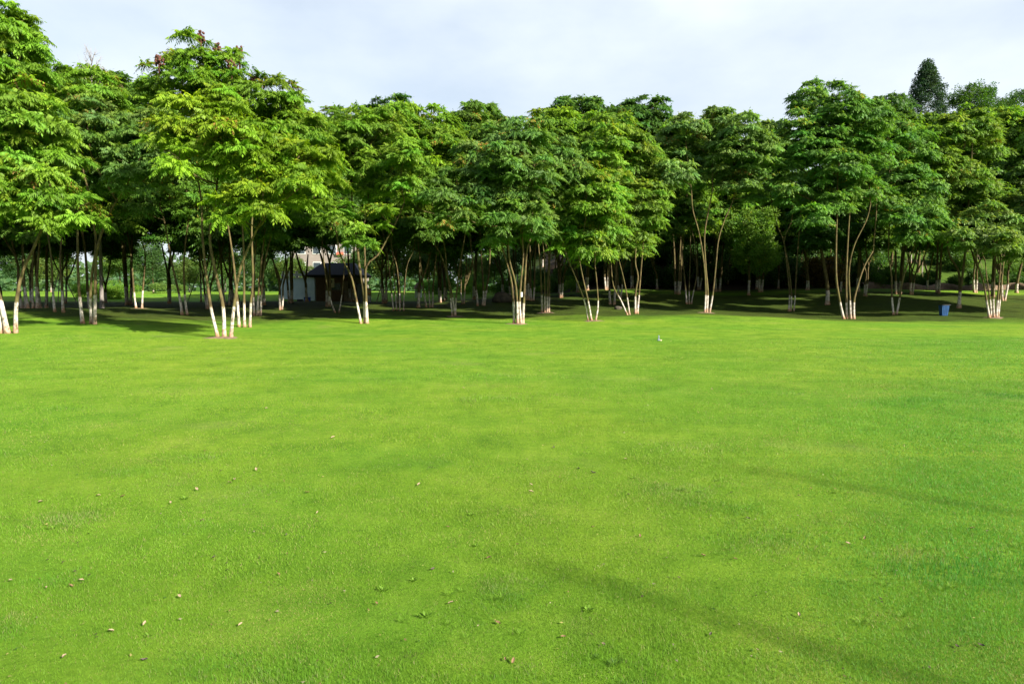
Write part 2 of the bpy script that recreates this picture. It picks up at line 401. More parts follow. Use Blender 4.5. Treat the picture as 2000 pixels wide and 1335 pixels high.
def clump(g, nf, L, pairs, ll, lw, hang=0.9):
    out = []; yg = []
    up = nf // 2
    for k in range(nf + up):
        if k < nf: a = 2 * math.pi * (k + g.uniform(-0.3, 0.3)) / nf; e0 = R(g.uniform(-10, 22)); l_ = L * g.uniform(0.85, 1.15); p_ = pairs
        else: a = 2 * math.pi * (k + 0.5 + g.uniform(-0.3, 0.3)) / up; e0 = R(g.uniform(32, 60)); l_ = L * g.uniform(0.5, 0.8); p_ = max(4, int(pairs * 0.7))
        Q = frond(g, l_, p_, ll, lw, g.uniform(0.22, 0.50), e0, hang)
        c, s = math.cos(a), math.sin(a); Rm = np.array([[c, -s, 0], [s, c, 0], [0, 0, 1]])
        out.append(Q @ Rm.T); yg.append(np.linspace(0.0, 0.45 if k < nf else 1.0, len(Q)))
    Y = np.concatenate(yg); return np.concatenate(out), Y
gt = np.random.default_rng(11)
LOD = {0: [clump(gt, 9, 0.54, 11, 0.150, 0.051) for _ in range(8)],
       1: [clump(gt, 9, 0.58, 9, 0.175, 0.064) for _ in range(8)],
       2: [clump(gt, 8, 0.64, 6, 0.25, 0.105) for _ in range(8)]}
# small-leaved rounded shrubs and evergreen crowns: tufts of oval leaves in every direction
def tuft(g, n, r, ll, lw):
    q = []
    for _ in range(n):
        d = g.normal(0, 1, 3); d /= np.linalg.norm(d); p = d * r * g.uniform(0.2, 1) ** 0.6
        d2 = d + g.normal(0, 0.6, 3); d2 /= np.linalg.norm(d2); w = np.cross(d2, g.normal(0, 1, 3)); w /= np.linalg.norm(w)
        l = ll * g.uniform(0.7, 1.3); ww = w * lw * 0.5
        q.append([p, p + d2 * l * .5 - ww, p + d2 * l, p + d2 * l * .5 + ww])
    return np.array(q)
LOD[3] = [(q_, np.zeros(len(q_))) for q_ in [tuft(gt, 70, 0.42, 0.17, 0.10) for _ in range(6)]]
LOD[4] = [(q_, np.zeros(len(q_))) for q_ in [tuft(gt, 60, 0.20, 0.075, 0.05) for _ in range(6)]]

def place_clumps(g, pos, out, lod, scale, tint, tips, tilt=0.45, jit=0.16):
    """pos (n,3), out (n,3) outward unit dirs -> verts, tints"""
    T = LOD[lod]; V = []; C = []
    n = len(pos)
    for i in range(n):
        Q, Yg = T[g.integers(len(T))]
        a = g.uniform(0, 2 * math.pi); c, s = math.cos(a), math.sin(a)
        Rz = np.array([[c, -s, 0], [s, c, 0], [0, 0, 1]])
        up = np.array([out[i][0] * tilt, out[i][1] * tilt, 1.0]) + g.normal(0, 0.12, 3); up /= np.linalg.norm(up)
        ax = np.cross([1.0, 0, 0], up); ax /= np.linalg.norm(ax); bx = np.cross(ax, up) * -1
        Rt = np.stack([np.cross(ax, up), ax, up], 1)
        v = (Q.reshape(-1, 3) * scale * g.uniform(0.8, 1.2)) @ Rz.T @ Rt.T + pos[i]
        nq = len(Q)
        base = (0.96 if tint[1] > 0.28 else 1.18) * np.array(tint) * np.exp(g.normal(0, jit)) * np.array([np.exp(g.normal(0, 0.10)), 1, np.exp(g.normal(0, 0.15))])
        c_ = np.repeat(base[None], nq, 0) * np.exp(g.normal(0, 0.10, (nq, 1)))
        ys = (Yg * (0.35 + 0.65 * max(0.0, out[i][2])))[:, None]; c_ = c_ * (0.92 + ys * np.array([[0.95, 0.48, 0.0]]))  # young outer growth yellower; up-facing clumps brightened in colour as if sunlit
        if g.random() < tips[0] * 0.7 * (0.3 + max(0, out[i][2])):          # young reddish / yellow shoots
            k = g.random(nq) < 0.3
            c_[k] = np.array(tips[1]) * g.uniform(0.7, 1.2, (k.sum(), 1))
        V.append(v); C.append(np.repeat(c_, 4, 0))
    return np.vstack(V), np.vstack(C)

DENS = 1.3
def blob_positions(g, blobs, dens, shell=0.75):
    """blobs: (center, radius) ; clump positions spread on shelves in the blobs"""
    P = []; O = []
    for bi, (c, r) in enumerate(blobs):
        n = max(6, int(4 * math.pi * r * r * dens * DENS))
        d = g.normal(0, 1, (n, 3)); d /= np.linalg.norm(d, axis=1)[:, None]
        low = d[:, 2] < -0.25; d[low, 2] *= 0.45; d /= np.linalg.norm(d, axis=1)[:, None]
        rad = r * np.where(g.random(n) < shell, g.uniform(0.82, 1.08, n), g.uniform(0.3, 0.8, n))
        p = c + d * rad[:, None] * np.array([1.0, 1.0, 0.78])
        # snap partly to shelves
        zq = 0.68; p[:, 2] = np.where(g.random(n) < 0.85, np.round(p[:, 2] / zq + 0.37 * bi) * zq - 0.37 * bi * zq, p[:, 2]) + g.normal(0, 0.06, n)
        p[:, 2] -= 0.10 * (np.hypot(p[:, 0] - c[0], p[:, 1] - c[1]) / r) ** 2
        keep = np.ones(n, bool)
        for bj, (c2, r2) in enumerate(blobs):
            if bj != bi: keep &= np.linalg.norm((p - c2) / np.array([1, 1, 0.82]), axis=1) > r2 * 0.62
        P.append(p[keep]); O.append(d[keep])
    return np.vstack(P), np.vstack(O)

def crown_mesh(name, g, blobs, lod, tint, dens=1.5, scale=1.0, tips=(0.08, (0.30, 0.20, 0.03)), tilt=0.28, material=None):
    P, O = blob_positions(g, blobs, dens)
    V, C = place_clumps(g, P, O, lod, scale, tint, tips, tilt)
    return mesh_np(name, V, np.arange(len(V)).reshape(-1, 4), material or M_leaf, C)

def stem_mesh(mb, pts, r0, r1, flare=1.45, n=8):
    S = catmull(pts, 0.22); m = len(S); L = np.cumsum([0] + [np.linalg.norm(S[i + 1] - S[i]) for i in range(m - 1)]); L /= L[-1]
    rad = [(r0 + (r1 - r0) * l ** 0.8) for l in L]
    for i in range(m):
        z = S[i][2]
        if z < 0.3: rad[i] *= 1 + (flare - 1) * (1 - max(0, z) / 0.3) ** 1.6
    mb.tube(S, rad, n); return S
def limbs(mbs, stems, blobs, g, r=0.035, twigs=4):
    """join every blob of the crown to the nearest stem by a curved limb, with twigs"""
    for c, br in blobs:
        best = None
        for si, S in enumerate(stems):
            A = np.array(S); k = A[:, 2] > min(A[-1][2] * 0.45, c[2] - 0.5)
            if not k.any(): k = np.ones(len(A), bool)
            A = A[k]; d = np.linalg.norm((A - c) * np.array([1, 1, 0.7]), axis=1) + np.maximum(0, A[:, 2] - c[2] + 0.5) * 3
            j = int(d.argmin())
            if best is None or d[j] < best[0]: best = (d[j], si, A[j])
        _, si, p = best; mid = p * 0.45 + c * 0.55 + np.array([g.normal(0, 0.12), g.normal(0, 0.12), -0.10 * np.linalg.norm(c - p)])
        Lc = catmull([p, mid, c], 0.3); ln = np.linalg.norm(c - p)
        rr = min(r, 0.014 + 0.012 * ln)
        mbs[si].tube(Lc, list(np.linspace(rr, rr * 0.45, len(Lc))), 6)
        for _ in range(twigs):
            d = g.normal(0, 1, 3); d[2] = abs(d[2]) * 0.6; d /= np.linalg.norm(d); q = Lc[int(len(Lc) * g.uniform(0.5, 0.95))]
            e = c + d * br * 0.8; mbs[si].tube([q, (q + e) / 2 + np.array([0, 0, 0.08]), e], [rr * 0.42, rr * 0.3, 0.004], 4)

def px_tree(key, name, stems, blobs, label, cat='tree', tint=(0.06, 0.14, 0.018), dens=1.5, lod=1, tips=(0.08, (0.30, 0.20, 0.03)),
            r0=0.085, seeds=(), group=None, spread=1.0, seed=0, paint=True, cscale=1.0):
    bx, by, D = BASES[key]; g = np.random.default_rng(abs(hash_(key)) + seed)
    B = at(bx, by, D); B[2] = H(B[0], B[1]) - 0.02
    t = empty(name, B); tag(t, label, cat, group)
    off = at(bx, by, D)[2] - B[2] - 0.02
    k = D / F
    Bl = []
    for b in blobs:
        cx, cy, r = b[:3]; dy = b[3] if len(b) > 3 else g.uniform(-0.75, 0.75) * 1.9 * spread
        c = at(cx, cy, D + dy) - B; Bl.append((c, r * k))
    mbs = []; SS = []
    for si, st in enumerate(stems):
        pts = []; yo = g.uniform(-0.7, 0.7); mb = MB()
        for i, (x, y) in enumerate(st):
            f = i / max(1, len(st) - 1); p = at(x, y, D + yo * f) - B
            if i == 0: p[2] = -0.06; p[1] = g.uniform(-0.08, 0.08)
            pts.append(p)
        rr = 0.82 * r0 * g.uniform(0.85, 1.15)
        SS.append(stem_mesh(mb, pts, rr, rr * 0.45)); mbs.append(mb)
    # carry each stem on up into the crown
    for si, S in enumerate(SS):
        c = sorted(Bl, key=lambda b: np.linalg.norm((b[0] - S[-1])[:2]) - 0.08 * b[0][2] + (9 if b[0][2] < S[-1][2] + 0.4 else 0))[0][0]
        if c[2] > S[-1][2] + 0.4:
            ext = catmull([S[-1], (S[-1] * 0.5 + c * 0.5) + np.array([g.normal(0, .15), g.normal(0, .15), 0.1]), c], 0.3)
            mbs[si].tube(ext, list(np.linspace(r0 * 0.44, 0.02, len(ext))), 6); SS[si] = S + ext[1:]
    limbs(mbs, SS, Bl, g)
    for mb in mbs: mb.build('trunk', M_bark if paint else M_barkraw, t, smooth=True)
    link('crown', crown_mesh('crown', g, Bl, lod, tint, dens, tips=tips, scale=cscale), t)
    for (sx, sy) in seeds:
        c = at(sx, sy + 6, D + g.uniform(-1.2, -0.2)) - B; mb = MB()
        mb.tube([c + np.array([0, 0, -0.7]), c + np.array([0, 0, 0.22])], 0.03, 5)
        for _ in range(34):
            q = c + np.clip(g.normal(0, 1, 3), -1.6, 1.6) * np.array([0.10, 0.10, 0.13])
            mb.lathe(q, [(0.004, -0.06), (0.05, -0.025), (0.045, 0.025), (0.004, 0.06)], 5)
        mb.build('seed_cluster', M_seed, t)
    return t
def hash_(s):
    h = 7
    for ch in s: h = (h * 31 + ord(ch)) % 100003
    return h
M_seed = simple('dry_seed_pods', (0.045, 0.015, 0.010), (0.12, 0.04, 0.022), 20, 0.8, 0.2)

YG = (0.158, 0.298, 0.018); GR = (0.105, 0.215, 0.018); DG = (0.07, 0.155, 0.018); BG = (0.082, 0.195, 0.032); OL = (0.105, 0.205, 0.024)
RED = (0.27, 0.17, 0.04); YEL = (0.30, 0.28, 0.03)

# ---------------------------------------------------------------- front trees, traced one by one
px_tree('T1', 'goldenrain_tree', [[(3, 647), (-8, 600), (-30, 540), (-60, 470)], [(18, 647), (2, 590), (-15, 530), (-20, 450)], [(27, 647), (33, 585), (45, 530), (68, 480), (84, 445), (110, 400)]],
        [(8, 45, 52), (-50, 110, 85), (25, 125, 62), (-10, 210, 75), (55, 215, 60), (105, 285, 55), (35, 300, 60), (-40, 330, 70), (70, 355, 52), (120, 400, 46), (20, 395, 42), (165, 405, 30), (75, 410, 32)],
        'tall multi-stem tree with whitewashed base cut by the left edge of the photo', tint=(0.12, 0.245, 0.022), lod=0, dens=1.7, r0=0.10, tips=(0.10, RED))
px_tree('T2', 'goldenrain_tree', [[(163, 632), (155, 570), (152, 500), (152, 440)], [(177, 632), (177, 575), (182, 520), (188, 480), (184, 440), (180, 400)], [(186, 632), (186, 580), (187, 520), (192, 478), (210, 425), (228, 392)]],
        [(170, 240, 52), (215, 285, 52), (285, 290, 52), (260, 330, 48), (210, 340, 48), (165, 335, 42), (325, 290, 38), (300, 250, 45), (150, 290, 45), (250, 265, 50)],
        'tree with three tight whitewashed stems, second from the left along the lawn edge', tint=(0.085, 0.175, 0.036), lod=0, dens=1.6, tips=(0.12, RED))
px_tree('T3', 'goldenrain_tree', [[(425, 660), (412, 600), (401, 520), (395, 450), (394, 400), (386, 350), (370, 310)], [(438, 660), (436, 600), (422, 535), (411, 480), (412, 430), (420, 395), (424, 360)], [(449, 660), (457, 600), (468, 530), (488, 478), (503, 445), (520, 410)]],
        [(365, 215, 48), (425, 200, 48), (340, 265, 42), (400, 265, 55), (465, 265, 55), (525, 285, 48), (585, 305, 45), (630, 305, 34), (430, 315, 40), (500, 335, 45), (560, 360, 36), (455, 385, 32), (505, 400, 38, -1.2), (445, 405, 28, -1.0), (590, 365, 28), (350, 310, 28)],
        'brightest yellow-green tree with three whitewashed stems spread in a fan, nearest on the lawn', tint=YG, lod=0, dens=1.8, r0=0.085, tips=(0.10, (0.32, 0.22, 0.04)))
px_tree('T4', 'goldenrain_tree', [[(467, 640), (464, 592), (456, 510), (444, 430)], [(477, 640), (477, 592), (477, 520), (473, 430)], [(487, 640), (490, 592), (494, 545), (492, 440), (500, 380)]],
        [(388, 105, 36), (335, 125, 30), (440, 125, 40), (305, 170, 34), (370, 155, 45), (420, 175, 45), (480, 180, 45), (535, 195, 42), (580, 215, 32), (555, 245, 42), (610, 265, 38), (500, 230, 50), (350, 195, 40), (620, 320, 32), (540, 300, 45), (490, 300, 50)],
        'tall tree topped by dark red seed clusters, three straight white stems behind the brightest tree', tint=GR, lod=0, dens=1.6,
        seeds=[(392, 68), (427, 88), (467, 98), (452, 119), (310, 112), (355, 128), (481, 173), (478, 188), (495, 152)], tips=(0.10, RED))
px_tree('T5', 'goldenrain_tree', [[(357, 615), (350, 575), (335, 510), (323, 440), (312, 400)], [(366, 615), (361, 575), (360, 500), (372, 400)]],
        [(235, 160, 30), (295, 200, 45), (335, 235, 45), (270, 225, 45), (320, 300, 45), (370, 350, 45), (310, 370, 42), (260, 400, 30), (390, 400, 35)],
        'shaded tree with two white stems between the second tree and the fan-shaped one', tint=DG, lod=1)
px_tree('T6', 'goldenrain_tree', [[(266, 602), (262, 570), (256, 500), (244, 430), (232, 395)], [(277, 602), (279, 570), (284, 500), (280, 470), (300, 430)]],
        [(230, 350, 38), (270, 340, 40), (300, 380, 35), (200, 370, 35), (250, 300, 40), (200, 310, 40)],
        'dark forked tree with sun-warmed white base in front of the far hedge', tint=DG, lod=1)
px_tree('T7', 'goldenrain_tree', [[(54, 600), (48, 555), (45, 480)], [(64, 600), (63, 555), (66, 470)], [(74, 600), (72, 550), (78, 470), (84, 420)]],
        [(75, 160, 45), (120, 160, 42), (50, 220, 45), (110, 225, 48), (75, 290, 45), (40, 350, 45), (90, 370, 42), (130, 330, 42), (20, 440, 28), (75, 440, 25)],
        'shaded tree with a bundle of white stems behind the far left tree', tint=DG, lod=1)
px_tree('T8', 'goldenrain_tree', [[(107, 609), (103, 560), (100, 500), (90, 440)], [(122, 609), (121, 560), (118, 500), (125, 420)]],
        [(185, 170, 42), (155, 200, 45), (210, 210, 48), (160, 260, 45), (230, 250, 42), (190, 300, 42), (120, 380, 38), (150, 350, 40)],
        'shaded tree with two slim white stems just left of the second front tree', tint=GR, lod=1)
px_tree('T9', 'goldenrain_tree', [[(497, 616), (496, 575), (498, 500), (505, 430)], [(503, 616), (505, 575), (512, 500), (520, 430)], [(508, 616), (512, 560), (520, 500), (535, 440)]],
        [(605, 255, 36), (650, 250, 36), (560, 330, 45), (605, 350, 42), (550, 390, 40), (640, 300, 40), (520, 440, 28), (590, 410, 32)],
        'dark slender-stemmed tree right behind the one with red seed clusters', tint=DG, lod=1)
px_tree('T12', 'goldenrain_tree', [[(706, 631), (697, 590), (686, 540), (664, 495), (655, 445), (636, 415), (612, 385)], [(713, 631), (711, 575), (702, 520), (697, 470), (690, 420), (687, 370), (690, 300)], [(718, 631), (715, 570), (716, 520), (738, 498), (757, 465), (778, 425), (790, 395)], [(715, 520), (712, 480), (711, 440), (720, 400)]],
        [(688, 240, 38), (640, 265, 42), (740, 255, 45), (680, 300, 48), (750, 310, 48), (630, 340, 40), (800, 295, 38), (785, 355, 38), (720, 360, 40), (655, 405, 28, -1.3), (738, 412, 28, -1.2), (704, 455, 27, -1.4), (610, 380, 30), (820, 340, 30), (775, 225, 30)],
        'tree with widely spreading yellow-barked limbs and two white stems in front of the hut', tint=(0.115, 0.23, 0.022), lod=0, dens=1.45, tips=(0.08, RED))
px_tree('T11', 'goldenrain_tree', [[(655, 610), (645, 583), (636, 540), (630, 480)], [(661, 610), (667, 582), (672, 530), (676, 470)]],
        [(620, 420, 30), (660, 440, 28), (690, 400, 32), (640, 370, 35)],
        'dark tree with a low V of grey-white stems before the hut wall', tint=DG, lod=1, r0=0.06)
px_tree('T13', 'goldenrain_tree', [[(769, 607), (764, 565), (757, 500), (745, 440)], [(775, 607), (772, 565), (766, 490)], [(781, 607), (780, 565), (775, 520), (765, 480), (770, 430)], [(788, 604), (789, 580), (795, 520), (808, 490)]],
        [(800, 430, 35), (760, 420, 35), (780, 380, 40), (820, 390, 35), (830, 450, 25), (745, 370, 35)],
        'dark tree of four thin stems to the right of the spreading-limbed tree', tint=DG, lod=1, r0=0.06)
px_tree('T14', 'goldenrain_tree', [[(833, 602), (827, 560), (820, 500), (812, 440)], [(840, 602), (838, 560), (838, 480)], [(845, 602), (846, 560), (852, 500), (860, 450)]],
        [(850, 420, 35), (810, 440, 30), (860, 450, 28), (830, 370, 40), (880, 400, 30)],
        'dark three-stemmed tree in front of the small white pillar', tint=DG, lod=1, r0=0.07)
px_tree('T15', 'goldenrain_tree', [[(884, 618), (880, 582), (873, 530), (868, 480), (855, 440)], [(889, 618), (891, 580), (898, 520), (908, 460), (914, 420)], [(889, 590), (880, 560), (862, 500), (850, 480)]],
        [(800, 235, 38), (855, 245, 42), (830, 290, 45), (890, 285, 42), (835, 340, 42), (890, 345, 40), (850, 390, 38), (905, 390, 34), (885, 425, 28, -1.5), (775, 290, 34), (800, 390, 28)],
        'narrow-based tree with two thin white stems midway between the spreading and the central tree', tint=GR, lod=1, r0=0.065)
px_tree('T16', 'goldenrain_tree', [[(933, 595), (930, 563), (922, 500), (915, 430)], [(943, 595), (944, 563), (940, 500), (936, 420)], [(945, 570), (955, 530), (958, 470)]],
        [(930, 400, 38), (960, 430, 28), (905, 430, 25), (920, 220, 30), (960, 225, 28), (940, 260, 35), (895, 240, 30), (940, 330, 40)],
        'dark tree with thick flared white base behind and left of the boulder', tint=DG, lod=1, r0=0.10)
px_tree('T17', 'goldenrain_tree', [[(1004, 633), (1003, 592), (999, 550), (989, 510), (980, 480), (972, 440)], [(1011, 633), (1010, 590), (1006, 550), (996, 512), (992, 470)], [(1018, 633), (1015, 592), (1018, 545), (1022, 500), (1020, 460), (1022, 400)], [(1021, 530), (1028, 500), (1035, 470), (1040, 440)]],
        [(985, 262, 42), (1035, 262, 42), (935, 295, 42), (1085, 285, 40), (985, 315, 50), (905, 335, 42), (1045, 330, 50), (862, 375, 38), (935, 365, 45), (1005, 375, 45), (1070, 385, 45), (1110, 335, 38), (1030, 430, 40, -1.2), (890, 415, 28, -1.5), (985, 420, 35), (975, 462, 25), (1060, 440, 30)],
        'broad round-crowned tree at the centre with a white tag on its trunk', tint=(0.085, 0.18, 0.034), lod=0, dens=1.5, r0=0.085, tips=(0.10, (0.34, 0.20, 0.04)))
px_tree('T18', 'goldenrain_tree', [[(1059, 611), (1058, 575), (1055, 520), (1050, 460)], [(1064, 611), (1064, 575), (1063, 500)], [(1068, 611), (1069, 575), (1072, 500)], [(1072, 611), (1073, 570), (1074, 500), (1080, 440)]],
        [(1100, 240, 38), (1150, 260, 38), (1060, 250, 35), (1110, 290, 42), (1060, 400, 38), (1100, 420, 30), (1080, 350, 40)],
        'shaded tree of four parallel upright stems right behind the central tree', tint=GR, lod=1, r0=0.08)
px_tree('T19', 'goldenrain_tree', [[(1150, 627), (1142, 590), (1127, 550), (1113, 515), (1100, 480)], [(1156, 627), (1149, 590), (1139, 545), (1130, 500)], [(1163, 627), (1168, 595), (1165, 545), (1162, 515), (1164, 480)]],
        [(1140, 300, 42), (1185, 335, 40), (1145, 355, 42), (1165, 400, 40), (1125, 415, 38), (1110, 450, 34), (1150, 460, 40), (1190, 430, 30), (1130, 485, 26), (1172, 490, 24), (1200, 380, 30), (1185, 275, 35)],
        'tree with leaning thin white stems and foliage hanging low, right of the central tree', tint=(0.115, 0.235, 0.026), lod=1, dens=1.6, r0=0.06, tips=(0.12, YEL))
px_tree('T20', 'goldenrain_tree', [[(1226, 614), (1212, 585), (1198, 558), (1193, 510), (1190, 470)], [(1230, 614), (1224, 575), (1217, 540), (1208, 505)]],
        [(1200, 250, 36), (1235, 275, 38), (1215, 320, 42), (1225, 375, 40), (1205, 425, 38), (1230, 450, 32), (1195, 475, 22)],
        'tree with one crooked leaning white stem beside a straight one', tint=OL, lod=1, dens=1.5, r0=0.055, tips=(0.12, YEL))
px_tree('T21', 'goldenrain_tree', [[(1241, 613), (1241, 575), (1246, 540), (1241, 515), (1242, 480)], [(1246, 540), (1253, 515), (1256, 480)]],
        [(1265, 330, 35), (1260, 385, 38), (1255, 440, 35), (1245, 480, 26), (1275, 420, 26), (1250, 300, 38), (1280, 365, 24)],
        'single-stemmed tree forking at head height at the right end of the central group', tint=OL, lod=1, dens=1.5, r0=0.09, tips=(0.12, YEL))
px_tree('T22', 'goldenrain_tree', [[(1341, 594), (1339, 567), (1334, 510), (1330, 450)], [(1346, 594), (1346, 567), (1348, 500)], [(1350, 594), (1355, 567), (1361, 530), (1358, 480)]],
        [(1320, 400, 35), (1360, 420, 35), (1300, 350, 38), (1340, 360, 38), (1310, 450, 25)],
        'dark tree with a low trio of white stems, left of the tall V-stemmed tree', tint=DG, lod=1, r0=0.08)
px_tree('T23', 'goldenrain_tree', [[(1376, 610), (1378, 575), (1377, 540), (1373, 500), (1364, 450), (1353, 410), (1350, 370), (1345, 330)], [(1380, 610), (1382, 570), (1378, 520), (1376, 460), (1384, 410), (1392, 370)], [(1386, 610), (1392, 575), (1398, 520), (1403, 470), (1415, 430), (1430, 395), (1440, 350)]],
        [(1340, 245, 38), (1395, 240, 40), (1445, 255, 38), (1310, 285, 38), (1370, 290, 45), (1430, 300, 42), (1480, 290, 34), (1320, 335, 34), (1390, 335, 38), (1450, 345, 36), (1490, 255, 25), (1470, 375, 22)],
        'tree with tall bare pale stems opening in a V under a high grey-green crown', tint=(0.105, 0.205, 0.05), lod=1, dens=1.5, r0=0.085, tips=(0.08, RED))
px_tree('T26', 'goldenrain_tree', [[(1541, 608), (1542, 575), (1537, 520), (1530, 470), (1518, 440), (1508, 400)], [(1545, 608), (1546, 575), (1540, 520), (1532, 470), (1546, 430), (1548, 390)], [(1550, 608), (1553, 575), (1557, 500), (1562, 440), (1565, 400)]],
        [(1500, 300, 38), (1540, 320, 38), (1515, 350, 32), (1560, 375, 30), (1490, 340, 28), (1520, 275, 38)],
        'slender tree with two thin white stems left of the big blue-green tree', tint=BG, lod=1, r0=0.07)
px_tree('T29', 'goldenrain_tree', [[(1648, 623), (1640, 588), (1633, 540), (1633, 470), (1635, 410), (1636, 340)], [(1656, 623), (1653, 588), (1653, 530), (1657, 450), (1661, 390), (1665, 330)], [(1661, 623), (1660, 588), (1658, 530), (1668, 480), (1692, 430), (1700, 400)], [(1667, 623), (1668, 588), (1676, 555), (1688, 520), (1705, 490)]],
        [(1580, 195, 36), (1645, 200, 38), (1695, 225, 38), (1615, 235, 42), (1560, 255, 34), (1665, 265, 45), (1595, 290, 45), (1640, 325, 45), (1545, 320, 34), (1700, 300, 38), (1600, 365, 38), (1588, 420, 26, -1.8), (1680, 370, 36), (1630, 400, 30), (1545, 370, 26)],
        'big blue-green tree with a bundle of white stems, tallest on the right half', tint=BG, lod=1, dens=1.6, r0=0.095, tips=(0.06, YEL))
px_tree('T30', 'goldenrain_tree', [[(1745, 615), (1742, 582), (1741, 540), (1735, 500)], [(1751, 615), (1757, 582), (1765, 540), (1778, 500), (1790, 470)]],
        [(1735, 260, 38), (1785, 290, 40), (1760, 340, 42), (1715, 385, 32), (1795, 360, 38), (1755, 415, 34, -1.5), (1815, 430, 30, -1.5), (1785, 455, 26), (1800, 405, 34)],
        'tree with a low dark V trunk, white-based, left of the blue bin', tint=BG, lod=1, dens=1.5, r0=0.09)
px_tree('T31', 'goldenrain_tree', [[(1875, 601), (1874, 565), (1872, 530), (1855, 500), (1850, 470), (1845, 430)], [(1873, 535), (1884, 500), (1884, 460), (1890, 420)]],
        [(1850, 250, 36), (1900, 240, 38), (1870, 290, 40), (1835, 320, 36), (1880, 350, 40), (1925, 290, 38), (1910, 370, 32), (1850, 380, 32), (1840, 420, 25)],
        'forked tree with one thick peeling trunk just right of the blue bin', tint=OL, lod=1, dens=1.5, r0=0.13)
px_tree('T32', 'goldenrain_tree', [[(1931, 621), (1927, 590), (1920, 550), (1909, 515), (1900, 480)], [(1937, 621), (1934, 590), (1928, 550), (1924, 510)], [(1941, 621), (1940, 590), (1942, 540), (1944, 490)], [(1947, 622), (1948, 590), (1952, 540), (1956, 490)], [(1950, 622), (1952, 590), (1958, 530), (1962, 490)]],
        [(1885, 435, 32), (1930, 425, 38), (1975, 445, 36), (1905, 465, 28), (1950, 470, 28), (2010, 430, 42), (1870, 455, 22), (1990, 485, 20)],
        'low spreading tree with a fan of five pale stems near the right edge', tint=(0.11, 0.205, 0.04), lod=1, dens=1.7, r0=0.08, spread=1.2, tips=(0.10, YEL))

LMK = [(-60, 'the left edge'), (60, 'the left edge stems'), (176, 'the three tight stems'), (271, 'the sun-warmed fork'), (361, 'the two-stem shaded tree'), (437, 'the fan-stemmed tree'), (500, 'the slender-stemmed tree'),
       (560, 'the grey wall'), (655, 'the hut'), (712, 'the spreading-limbed tree'), (817, 'the white pillar'), (887, 'the narrow-based tree'), (983, 'the boulder'), (1012, 'the tagged tree'), (1065, 'the four parallel stems'),
       (1158, 'the low-hanging tree'), (1226, 'the crooked stem'), (1265, 'the head-high fork'), (1382, 'the V-stemmed tree'), (1465, 'the pale bushy tree'), (1545, 'the slender pair'), (1655, 'the blue-green tree'),
       (1748, 'the low V trunk'), (1845, 'the blue bin'), (1942, 'the five pale stems'), (2040, 'the right edge')]
# ---------------------------------------------------------------- repeated background trees
def generic(seed, tint, h=9.5, w=3.0, stems=3, lod=2, dens=1.1, low=0.42, r0=0.10, tips=(0.06, (0.22, 0.22, 0.03)), paint=True, single=False, fork=False):
    """a tree of the same sort, returned as part meshes"""
    g = np.random.default_rng(seed); bl = []
    for i in range(13):
        a = 2 * math.pi * i / 13 * 2.4; f = i / 12; z = h * (low + (0.92 - low) * f); rr = w * (0.75 - 0.5 * abs(f - 0.3)) * g.uniform(0.5, 1.1)
        bl.append((np.array([math.cos(a) * rr, math.sin(a) * rr, z]), g.uniform(0.30, 0.42) * w))
    bl.append((np.array([0, 0, h * 0.7]), w * 0.45)); bl.append((np.array([0, 0, h * 0.9]), w * 0.33))
    mbs = []; SS = []
    for i in range(stems):
        a = 2 * math.pi * (i + g.uniform(-.2, .2)) / stems; d = np.array([math.cos(a), math.sin(a), 0]); mb = MB()
        o = 0.0 if single else 0.14
        pts = [d * o + np.array([0, 0, -0.25]), d * (o + 0.10) + np.array([0, 0, 1.2]), d * (0.35 + 0.15 * g.random()) + np.array([0, 0, h * 0.33]), d * w * 0.35 + np.array([0, 0, h * 0.6]), d * w * 0.4 + np.array([0, 0, h * 0.78])]
        if single: pts[1] = np.array([0.03, 0, 1.3])
        if fork:
            o = 0.10; fz = g.uniform(1.7, 3.0); k1 = d * g.uniform(0.1, 0.35) + np.array([g.uniform(-.2, .2), g.uniform(-.2, .2), fz])
            pts = [d * o * 0.6 + np.array([0, 0, -0.25]), (d * o + k1) * 0.5 + np.array([g.uniform(-.06, .06), 0, -0.1]), k1, k1 + d * 0.55 + np.array([0, 0, 1.3]), d * w * 0.42 + np.array([0, 0, h * 0.62])]
            d2 = np.array([-d[1], d[0], 0]) * (1 if i % 2 else -1) + 0.3 * d
            S2 = catmull([k1 - np.array([0, 0, 0.08]), k1 + d2 * 0.35 + np.array([0, 0, 0.8]), k1 + d2 * 0.7 + np.array([0, 0, 2.2])], 0.25)
            mb.tube(S2, list(np.linspace(r0 * 0.72, r0 * 0.4, len(S2))), 7)
        SS.append(stem_mesh(mb, pts, r0, r0 * 0.35, n=7)); mbs.append(mb)
    limbs(mbs, SS, bl, g, twigs=2)
    parts = []
    for mb in mbs:
        o = mb.build('trunk', M_bark if paint else M_barkraw, None, smooth=True); parts.append(('trunk', o.data)); bpy.data.objects.remove(o)
    parts.append(('crown', crown_mesh('crown', g, bl, lod, tint, dens, tips=tips)))
    return parts
def put(parts, name, loc, rz, s, label, cat='tree', group=None):
    t = empty(name, loc, rz, s); tag(t, label, cat, group)
    for n, me in parts: link(n, me, t)
    return t
G_dark = [generic(101, DG, stems=2, w=4.0, h=10.2, low=0.54, fork=True, dens=1.3), generic(102, (0.06, 0.14, 0.018), stems=3, w=4.0, h=10.2, low=0.52, fork=True, dens=1.3, r0=0.085), generic(103, (0.07, 0.15, 0.02), stems=1, w=3.9, h=10, low=0.55, fork=True, dens=1.3, r0=0.13)]
